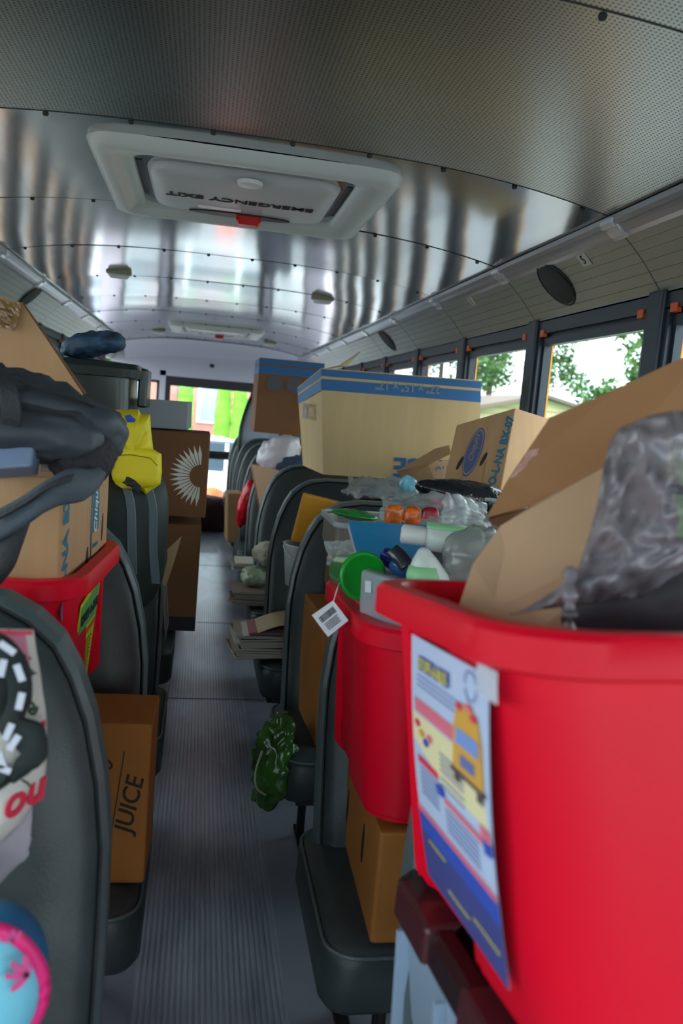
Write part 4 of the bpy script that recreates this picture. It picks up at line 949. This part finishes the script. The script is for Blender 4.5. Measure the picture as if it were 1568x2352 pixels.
# dark backpack with straps beneath yellow bag
t = thing('dark_backpack', 'dark grey backpack with hanging straps under the yellow backpack', 'backpack', P(300, 1200, 2.2))
obj('body', blob(P(280, 1230, 2.22), (.12, .10, .20), .012, 8, 14, e=.6), mat('green_black_cloth', (44, 54, 54), .6, var=.2), t, smooth=True)
for k, q in enumerate((((284, 1100), (300, 1160), (303, 1240), (305, 1320)), ((300, 1120), (330, 1105), (350, 1160), (352, 1260), (358, 1340)))):
    obj('strap', ribbon([P(a, b, 2.06 if k == 0 else 2.1) for a, b in q], [Vector((.022, 0, 0))] * len(q), .004), mat('slate_webbing', (84, 100, 108), .5), t)
t = thing('yellow_backpack', 'bright yellow cloth backpack with front pocket and black buckle', 'backpack', P(300, 1040, 2.12))
def yellow():
    bm = bmesh.new(); ol = [(230, 952), (262, 941), (318, 940), (323, 950), (345, 951), (347, 990), (352, 1032), (371, 1043), (372, 1085), (368, 1112), (352, 1124), (335, 1137), (318, 1122), (298, 1098), (262, 1094), (252, 1066), (238, 1050), (236, 1010)]
    ctr = Vector((300, 1035)); L = []
    for f, dd in ((.97, 2.17), (1.0, 2.13), (.98, 2.095), (.93, 2.07), (.82, 2.055), (.7, 2.05), (.58, 2.046), (.46, 2.043), (.34, 2.042), (.2, 2.04)):
        r_ = []
        pts = [Vector(ol[i] + (0,)).lerp(Vector(ol[(i + 1) % len(ol)] + (0,)), k / 5) for i in range(len(ol)) for k in range(5)]
        for p_ in pts:
            px, py = ctr.x + (p_.x - ctr.x) * f, ctr.y + (p_.y - ctr.y) * f
            r_.append(P(px, py, dd + (.010 * noise.noise(Vector((px * .03, py * .03, 2))) + .014 * abs(noise.noise(Vector((px * .03 + py * .02, py * .045, 6))))) * (1 if f < .97 else .3)))
        L.append(r_)
    loft(bm, L); return bm
obj('body', yellow(), YCL, t, smooth=True)
obj('front_pocket', blob(P(312, 1075, 2.055), (.058, .018, .05), .006, 20, 3, (0, R(-4), 0), e=.55), YCL, t, smooth=True)
obj('pocket_seam', tube([P(a, b, 2.032) for a, b in ((258, 1058), (262, 1046), (300, 1044), (345, 1052), (362, 1070))], .0014, 5), mat('dark_yellow', (160, 146, 10), .7), t)
obj('blue_print', slab([P(a, b, 2.028) for a, b in ((286, 955), (298, 952), (312, 964), (308, 970), (292, 970))], .001), mat('print_blue', (30, 70, 170), .5), t)
obj('print', slab([P(a, b, 2.028) for a, b in ((258, 948), (276, 946), (280, 954), (262, 957))], .001), mat('print_maroon', (150, 70, 50), .5), t)
obj('buckle', bx(P(300, 1108, 2.04).x - .009, P(300, 1108, 2.04).x + .012, 2.02, 2.035, P(300, 1108, 2.04).z - .008, P(300, 1108, 2.04).z + .008), STEEL, t, bevel=.003)
obj('webbing', ribbon([P(266, 1094, 2.045), P(300, 1108, 2.035), P(322, 1125, 2.04)], [Vector((.004, 0, .02))] * 3, .003), NYLB, t)
# dark green tote with lid, patterned bag on top
T4 = tote('dark green storage tote with lid on top of the left seats', .62, .42, .34, DGREEN, lip=.03, recess=False, r=.04, taper=.06)
c = P(305, 935, 2.62); place(T4, (c.x - .30, 2.80, 1.042), (0, 0, 0))
bm = bmesh.new(); loft(bm, [rr(.63, .43, .05, .31), rr(.635, .435, .05, .335), rr(.62, .42, .05, .352), rr(.5, .3, .04, .358)]); lidm = obj('lid', bm, DGREEN, T4).data; bm = bmesh.new()
bm.from_mesh(lidm); bmesh.ops.translate(bm, verts=bm.verts, vec=T4.location); bm.to_mesh(lidm); bm.free()
for sy in (0,):
    bm = bmesh.new(); box(bm, .305, .335, -.09, .09, .22, .345); bmesh.ops.translate(bm, verts=bm.verts, vec=T4.location); obj('side_clasp', bm, DGREEN, T4, bevel=.006)
bm = bmesh.new(); L = [[v + T4.location for v in rr(.60 + a, .40 + a, .05, z)] for a, z in ((0, .17), (.012, .172), (.012, .178), (0, .18))]; loft(bm, L, cap0=False, cap1=False); obj('tub_ridge', bm, DGREEN, T4)
tag(obj('patterned_bag', blob(P(215, 792, 2.75), (.10, .10, .034), .016, 14, 6, (0, R(-14), 0), e=.7, sub=(60, 30)), mat('blue_floral', (44, 70, 96), .6, var=.8, scale=30), smooth=True), 'blue patterned cloth bag on the dark green tote lid', 'bag')
# cartons jutting into the aisle, fourth left seat
a0 = P(433, 1405, 3.1)
t = carton('carton', 'dark brown carton, lower of the aisle-side stack on the left', .46, .36, .41, CARDD); x1 = CAM.x + .02; place(t, (x1 - .23, 3.22, .426), (0, 0, R(1)))
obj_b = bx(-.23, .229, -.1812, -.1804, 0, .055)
o = obj('bottom_band', obj_b, mat('dark_bottom_band', (40, 36, 50), .7), None); o.parent = t  # dark band along the bottom of the carton's front face
W5, H5 = .44, .31
t = carton('carton', 'brown carton with white sunburst print, upper in the left aisle stack', W5, .34, H5, CARDD)
it = []
for k in range(17):
    a = R(96 + 168 * k / 16); r0, r1 = .042, .115
    cx, cy = .195, -.0
    d1 = Vector((math.cos(a), math.sin(a))); pr = Vector((-d1.y, d1.x))
    it.append(('poly', [(cx + d1.x * r0 - pr.x * .002, cy + d1.y * r0 - pr.y * .002), (cx + d1.x * (r0 + r1) * .52 - pr.x * .0065, cy + d1.y * (r0 + r1) * .52 - pr.y * .0065), (cx + d1.x * r1, cy + d1.y * r1), (cx + d1.x * (r0 + r1) * .52 + pr.x * .0065, cy + d1.y * (r0 + r1) * .52 + pr.y * .0065), (cx + d1.x * r0 + pr.x * .002, cy + d1.y * r0 + pr.y * .002)]))
face_marks(t, it, INKW, 'F', W5, .34, H5, 'sunburst_print'); place(t, (CAM.x + .035 - W5 / 2, 3.18, .870), (0, 0, R(0)))
t = carton('white_carton', 'white carton on top of the sunburst carton', .36, .26, .105, mat('white_card', (150, 156, 160), .6)); place(t, (CAM.x - .045 - .18, 3.22, 1.185), (0, R(-1), R(-2)))
face_marks(t, [('text', .14, .02, 'S', .04, 0, 0, .002)], INKK, 'F', .36, .26, .105)
# loose light flap poking out at the third left seat
t = thing('cardboard_sheet', 'pale cardboard sheet poking into the aisle from the left', 'cardboard', P(390, 1300, 2.45))
obj('sheet', slab([P(372, 1340, 2.45), P(371, 1290, 2.45), P(384, 1262, 2.45), P(417, 1232, 2.45), P(400, 1290, 2.45), P(380, 1350, 2.45)], .006), CARDP, t)
obj('lower_fold', slab([P(373, 1345, 2.44), P(382, 1345, 2.44), P(386, 1430, 2.42), P(379, 1470, 2.42)], .005), mat('grey_card', (130, 128, 126), .7), t)
tag(obj('support_carton', bx(-.62, -.24, 2.28, 2.52, .426, .92), CARDD), 'brown carton on the third left seat behind the cardboard sheet', 'box')
# ---- near left: gift bag, ribbon, teal backpack on the first seat
t = thing('gift_bag', 'white felt holiday gift bag with pink trim and red letters', 'bag', P(40, 1700, .90))
def gift():
    bm = bmesh.new(); R0 = [(-150, 1440), (-150, 1560), (-150, 1700), (-150, 1830), (-150, 1950), (-150, 2070)]; R1 = [(74, 1446), (88, 1540), (104, 1640), (104, 1720), (95, 1800), (48, 1885)]
    a = smoothpath([(x, y, 0) for x, y in R0], 5); b = smoothpath([(x, y, 0) for x, y in R1], 5); rows_ = []
    for j, (l_, r_) in enumerate(zip(a, b)):
        row = []
        for i in range(25):
            q = l_.lerp(r_, i / 24); row.append(P(q.x, q.y, .88 - .03 * math.sin(i / 24 * math.pi) + .012 * noise.noise(Vector((q.x * .012, q.y * .012, 3)))))
        rows_.append(row)
    return rows_
rows_ = gift(); bm = bmesh.new(); loft(bm, rows_, closed=False, cap0=False, cap1=False)
FELT = mat('white_felt', (200, 196, 188), .95, bump=.3, bscale=120)
o = obj('front', bm, FELT, t, smooth=True); o.modifiers.new('thickness', 'SOLIDIFY').thickness = .003
def gq(u, v, lift=.003):
    j = v * (len(rows_) - 1); i = u * 24; a = rows_[int(min(j, len(rows_) - 2))]; b = rows_[int(min(j, len(rows_) - 2)) + 1]; fj = j - int(min(j, len(rows_) - 2)); ii = int(min(i, 23)); fi = i - ii
    return (a[ii].lerp(a[ii + 1], fi)).lerp(b[ii].lerp(b[ii + 1], fi), fj) + Vector((0, -lift, 0))
def gpatch(name, u0, v0, u1, v1, m, n=8, sl=0, lift=.003):
    bm = bmesh.new(); rws = [[gq(u0 + (u1 - u0) * i / n, v0 + (v1 - v0) * j / 5 + sl * i / n, lift) for i in range(n + 1)] for j in range(6)]
    loft(bm, rws, closed=False, cap0=False, cap1=False); o = obj(name, bm, m, t, smooth=True); o.modifiers.new('thickness', 'SOLIDIFY').thickness = .0012
PK = mat('pink_felt', (206, 130, 156), .9); RF = mat('red_felt', (206, 40, 70), .9); GF = mat('green_felt', (26, 70, 50), .9)
gpatch('top_trim', .55, .0, 1, .035, mat('rose_felt', (216, 80, 100), .9)); gpatch('pink_panel', .55, .035, .93, .26, PK); gpatch('red_band', .70, .455, 1, .49, RF, sl=-.03); gpatch('red_block', .84, .50, .98, .61, RF)
gpatch('white_inset', .87, .515, .95, .60, FELT, lift=.0045)
for (u, v) in ((.90, .14), (.94, .20), (.80, .02)):
    bm = bmesh.new(); slab([gq(u + .045 * math.cos(a) * (1 + .35 * math.cos(3 * a)), v + .02 * math.sin(a) * (1 + .35 * math.cos(3 * a)), .0045) for a in [k * math.pi / 9 for k in range(18)]], .0012, bm); obj('holly_leaf', bm, GF, t)
bm = bmesh.new(); tube([gq(.90 + .045 * (1 - k / 26) * math.cos(k * .42), .35 + .035 * (1 - k / 26) * math.sin(k * .42), .005) for k in range(24)], .0016, 6, bm); tube([gq(.80 + .1 * math.sin(k * .2), .70 + .012 * k, .005) for k in range(10)], .0014, 6, bm); obj('green_swirl', bm, GF, t)
c = gq(.83, .80, .006); obj('printed_text', text_bm('ou', .048, c, gq(.9, .80) - gq(.8, .80), (0, 0, 1), .0012, shear=.35, bold=.0012), RF, t)
obj('lining', cloth(P(-40, 1860, .91), P(75, 1850, .915), P(68, 1960, .91), P(-30, 2060, .90), 10, 10, .004, 20, 3, .002), mat('grey_lining', (176, 168, 178), .8), t, smooth=True)
# black cloth with white dashes
t = thing('patterned_scarf', 'black scarf with white dash pattern hanging over the gift bag', 'scarf', P(20, 1640, .83))
def loopc(cx, cy, rx, ry, a0, a1, n): return [P(cx + rx * math.cos(R(a)), cy + ry * math.sin(R(a)), .835) for a in [a0 + (a1 - a0) * i / n for i in range(n + 1)]]
SC = mat('black_green_cloth', (30, 38, 38), .85, var=.3)
pth = [P(-60, 1470, .845), P(0, 1490, .84), P(40, 1540, .835), P(45, 1610, .835), P(25, 1660, .83), P(75, 1700, .825), P(70, 1745, .825), P(20, 1785, .83), P(-50, 1800, .84)]
obj('cloth', ribbon(pth, [Vector((.01, 0, .025)), Vector((.012, 0, .025)), Vector((.022, 0, .012)), Vector((.024, 0, 0)), Vector((.02, 0, .015)), Vector((.02, 0, .03)), Vector((.03, 0, 0)), Vector((.012, 0, .025)), Vector((.0, 0, .03))], .016), SC, t, smooth=True)
obj('cloth_fold', blob(P(-5, 1580, .86), (.032, .02, .05), .006, 20, 3), SC, t, smooth=True)
bm = bmesh.new()
for (px, py, an) in ((17, 1488, 35), (5, 1534, 100), (45, 1545, 70), (47, 1610, 100), (20, 1680, 110), (32, 1705, 120), (2, 1745, 70), (5, 1765, 20)):
    a = R(an); u = Vector((math.cos(a), 0, -math.sin(a))); v = Vector((-u.z, 0, u.x)); c = P(px, py, .817)
    slab([c + u * i * .009 + v * j * .0035 for i, j in ((-1, -1), (1, -1), (1, 1), (-1, 1))], .0012, bm)
obj('white_dash', bm, mat('white_cloth', (206, 208, 222), .8), t)
t = thing('teal_backpack', 'light blue backpack with pink piping and leaf print, bottom left corner', 'backpack', P(20, 2300, .72))
c = P(-60, 2420, .76)
ol = smoothpath([P(-260, 2160, .74), P(-120, 2120, .73), P(0, 2131, .72), P(60, 2165, .72), P(97, 2225, .72), P(98, 2290, .72), P(70, 2352, .72), P(10, 2420, .72), P(-90, 2520, .72)], 6)
BP = mat('sky_blue_cloth', (112, 190, 214), .6, bump=.1); BP2 = mat('deep_blue_cloth', (26, 108, 160), .6)
cc = P(-140, 2400, .73); bm = bmesh.new(); L = []
for f, dy in ((1.0, 0), (.95, -.012), (.8, -.026), (.5, -.036), (.2, -.038)): L.append([cc + (q - cc) * f + Vector((0, dy, 0)) for q in ol])
loft(bm, L, closed=True); obj('front_panel', bm, BP, t, smooth=True)
bm = bmesh.new(); L = []
for f, dy in ((1.0, 0), (1.0, .012), (.975, .035), (.92, .055), (.6, .07)): L.append([cc + (q - cc) * f + Vector((0, dy, 0)) for q in ol])
loft(bm, L); obj('side_gusset', bm, BP2, t, smooth=True)
obj('piping', tube([q + Vector((0, -.003, 0)) for q in ol], .0065, 8), mat('hot_pink', (226, 30, 120), .5), t, smooth=True)
bm = bmesh.new(); 
for (px, py, rot, sc) in ((66, 2240, 0, 1), (30, 2160, -50, .55)):
    for an in (100, 140, 180, 225):
        a = R(an + rot); u = Vector((math.cos(a), 0, math.sin(a))); v = Vector((-u.z, 0, u.x)); c = P(px, py, .692)
        slab([c + u * i * .012 * sc + v * j * .0034 * sc for i, j in ((0, -.5), (.9, -1), (1.6, -.7), (1.7, 0), (1.6, .7), (.9, 1), (0, .5))], .001, bm)
obj('leaf_print', bm, mat('leaf_pink', (196, 70, 130), .6), t)
tag(obj('duffel_bag', blob((-.62, .80, .60), (.36, .16, .14), .015, 6, 17, e=.6), mat('dark_canvas', (40, 44, 50), .8), smooth=True), 'dark canvas duffel on the nearest left seat under the gift bag', 'bag')

# ================================================================== OUTSIDE
GZ = -.95
struct(obj('ground_asphalt', bx(-60, 60, -40, 90, GZ - .1, GZ), mat('asphalt', (120, 122, 126), .9, var=.15, scale=2)))
tag(obj('lawn', bx(7, 60, 8, 90, GZ, GZ + .012), mat('grass', (96, 150, 60), .9, var=.3, scale=1)), 'green lawn beside the parking area outside the right windows', 'lawn', kind='stuff')
# brick building behind
t = thing('brick_building', 'pink-red brick building seen through the rear door glass', 'building', (-2, 40, GZ))
obj('wall', bx(-9, 6, 40, 48, GZ, 7), mat('salmon_brick', (190, 128, 116), .8, var=.08, scale=3), t)
for x in (-6.5, -3.4, .25, 4.3):
    f = obj('window_frame', bx(x - .6, x + .6, 39.92, 40.02, GZ + 1.2, GZ + 3.6), WHT, t); obj('window_glass', bx(x - .45, x + .45, 39.88, 39.95, GZ + 1.35, GZ + 3.45), mat('pale_glass', (150, 170, 190), .15), f)
obj('drainpipe', tube([(-1.25, 39.85, GZ), (-1.25, 39.85, 6.5)], .06, 8), mat('grey_pipe', (90, 90, 96), .5), t)
def leafy(bm, c, rad, n, size, seed, shell=.55):
    rnd = random.Random(seed); c = Vector(c)
    for _ in range(n):
        while True:
            d = Vector((rnd.uniform(-1, 1), rnd.uniform(-1, 1), rnd.uniform(-1, 1)))
            if shell < d.length < 1: break
        p = c + Vector((d.x * rad[0], d.y * rad[1], d.z * rad[2])); u = Vector((rnd.gauss(0, 1), rnd.gauss(0, 1), rnd.gauss(0, 1))).normalized(); v = u.cross(Vector((rnd.gauss(0, 1), rnd.gauss(0, 1), rnd.gauss(0, 1)))).normalized()
        s = size * rnd.uniform(.6, 1.3); bm.faces.new([bm.verts.new(p + u * a * s + v * b * s) for a, b in ((-1, 0), (-.2, -.5), (1, 0), (-.2, .5))])
ARB = mat('arborvitae_green', (104, 176, 44), .8, var=.25, scale=3)
def shrub(px, label, dd=31):
    b = P(px, 940, dd); x = b.x; t = thing('columnar_shrub', label, 'shrub', (x, dd, GZ), 'narrow evergreens by the brick wall')
    obj('stem', tube([(x, dd, GZ), (x, dd, 3)], .06, 8), CARDD, t); bm = bmesh.new()
    lathe([(.12, 0), (.27, .4), (.30, 1.6), (.25, 3.0), (.13, 4.1), (.01, 4.6)], (x, dd, GZ), (0, 0, 1), 20, bm)
    for k in range(14): z = GZ + .3 + k * .3; rr_ = .31 * math.sin(min(1, (1 - k / 15) * 1.5) * math.pi / 2); leafy(bm, (x, dd, z), (rr_, rr_, .3), 90, .06, k + int(px), .8)
    obj('foliage', bm, ARB, t)
for px, lb in ((425, 'narrow green evergreen left of the drainpipe outside the rear door'), (512, 'narrow green evergreen in the middle outside the rear door'), (550, 'narrow green evergreen at right outside the rear door')): shrub(px, lb)
# cars
def car(label, c, col, ang, h=1.55, name='car'):
    t = thing(name, label, 'car', (0, 0, 0)); m = mat('paint_' + label[:5], col, .25, .2, coat=.6); dk = mat('car_glass', (60, 76, 90), .08)
    def body(pr, y0, y1): 
        bm = bmesh.new(); loft(bm, [[(a, y, b) for a, b in pr] for y in (y0, y1)]); return bm
    lowp = [(-2.2, .25), (2.2, .25), (2.25, .55), (2.2, .85), (1.2, .95), (-1.9, 1.0), (-2.2, .9), (-2.28, .5)]
    obj('body', body(lowp, -.88, .88), m, t, bevel=.08)
    cab = [(-1.95, .98), (1.15, .95), (.45, h - .05), (.2, h), (-1.4, h), (-1.7, h - .08)]
    obj('cabin', body(cab, -.76, .76), dk, t, bevel=.06)
    obj('roof', body([(.45, h - .06), (.2, h + .015), (-1.4, h + .015), (-1.72, h - .08), (-1.5, h - .06)], -.74, .74), m, t)
    bm = bmesh.new()
    for x in (-.9, .0, 0.7, -1.8): box(bm, x - .035, x + .035, -.775, .775, .95, h - .05 if x < .5 else 1.25)
    obj('pillar', bm, m, t)
    for x in (-1.4, 1.4):
        for y in (-.85, .85): w_ = obj('wheel', lathe([(.1, -.1), (.33, -.1), (.34, 0), (.33, .1), (.1, .1)], (x, y, .33), (0, 1, 0), 24), mat('tyre', (26, 26, 28), .8), t); obj('hub', lathe([(.01, -.12), (.2, -.11), (.2, .11), (.01, .12)], (x, y, .33), (0, 1, 0), 16), mat('hub_metal', (170, 172, 176), .3, .8), w_)
    for y in (-.68, .68): obj('tail_lamp', bx(-2.29, -2.2, y - .14, y + .14, .68, .84), mat('tail_red', (190, 20, 24), .3), t); obj('headlamp', bx(2.2, 2.28, y - .14, y + .14, .6, .74), WHT, t)
    place(t, c, (0, 0, R(ang))); return t
car('white car parked nearest behind the rear door', (.25, 16.0, GZ), (225, 230, 236), 12)
car('silver blue car parked behind the white one', (-1.2, 21.5, GZ), (150, 172, 196), 6, 1.7)
car('dark blue car parked at the right behind the bus', (4.8, 19.5, GZ), (40, 56, 90), 84)
t = thing('traffic_cone', 'orange traffic barrel standing outside the rear door', 'barrel', P(488, 1150, 12.5)); c = P(487, 1142, 12.5); c.z = GZ
obj('barrel', lathe([(.24, 0), (.24, .3), (.21, .32), (.2, .62), (.17, .64), (.16, .9), (.06, .95)], c, (0, 0, 1), 24), mat('safety_orange', (240, 84, 30), .5), t, smooth=True)
obj('reflective_band', lathe([(.206, .38), (.212, .39), (.208, .5), (.203, .51)], c, (0, 0, 1), 24), WHT, t)
# building at the right with gable and siding
t = thing('siding_building', 'tan sided building with shallow gable roof outside the right windows', 'building', (12, 28, GZ))
SID = mat('tan_siding', (168, 156, 128), .8)
bm = bmesh.new(); zt_ = 1.55
pk = 2.35
loft(bm, [[(x, y, z) for x, z in ((8.0, GZ), (16.6, GZ), (16.6, zt_ - .3), (11.2, pk), (8.0, zt_))] for y in (26, 40)]); obj('wall', bm, SID, t)
bm = bmesh.new()
for k in range(14): box(bm, 8, 16.6, 25.97, 26, GZ + .22 * k, GZ + .22 * k + .02)
obj('siding_line', bm, mat('dark_siding_line', (130, 120, 98), .8), t)  # thin strips in a darker tan across the siding
bm = bmesh.new()
slab([(7.7, 25.7, zt_ - .05), (11.2, 25.7, pk + .02), (11.2, 40.3, pk + .02), (7.7, 40.3, zt_ - .05)], .12, bm); slab([(11.2, 25.7, pk + .02), (17, 25.7, zt_ - .45), (17, 40.3, zt_ - .45), (11.2, 40.3, pk + .02)], .12, bm)
obj('roof', bm, mat('brown_shingle', (96, 84, 80), .9), t)
LEAF = mat('tree_leaves', (62, 98, 46), .8, var=.35, scale=1.2); BARK = mat('bark', (80, 66, 54), .9)
def tree(x, y, h, r, label, seed, n=5200):
    t = thing('leafy_tree', label, 'tree', (x, y, GZ), 'trees outside the bus windows'); obj('trunk', tube([(x, y, GZ), (x + .1, y, GZ + h * .4), (x, y, GZ + h * .85)], [.25, .18, .06], 8), BARK, t)
    bm = bmesh.new(); rnd = random.Random(seed)
    for k in range(16):
        a = rnd.uniform(0, 6.28); q = rnd.uniform(0, .75); zz = GZ + h * rnd.uniform(.42, .95)
        leafy(bm, (x + r * q * math.cos(a), y + r * q * math.sin(a), zz), (r * .42, r * .42, r * .34), n // 16, .17, seed * 31 + k, .2)
    obj('foliage', bm, LEAF, t)
def tx(px, y): return P(px, 850, y).x
tree(tx(1125, 46), 46, 12.5, 4.0, 'broad tree behind the siding building, left', 1, 7000)
tree(tx(1255, 52), 52, 12.6, 2.6, 'round tree right of the siding building gable', 2, 4600)
tree(tx(1500, 35), 35, 7.8, 2.0, 'thin tree at the edge of the nearest window', 3, 1700)
tree(tx(1010, 56), 56, 14.5, 3.6, 'dense tree seen through the far right windows', 4, 7000)
tree(tx(1400, 46), 46, 5.4, 2.2, 'low bushy tree beyond the nearest window', 6, 2600)
tree(-14, 26, 8, 4, 'tree seen through the left windows', 5)
tree(-4.6, 33, 8, 2.6, 'tree seen through the rear left window', 8)
tree(12, 6, 11, 4.2, 'large tree beside the bus outside the right windows', 10)
tree(14, -5, 11, 4.6, 'large tree outside to the right of the camera', 11)
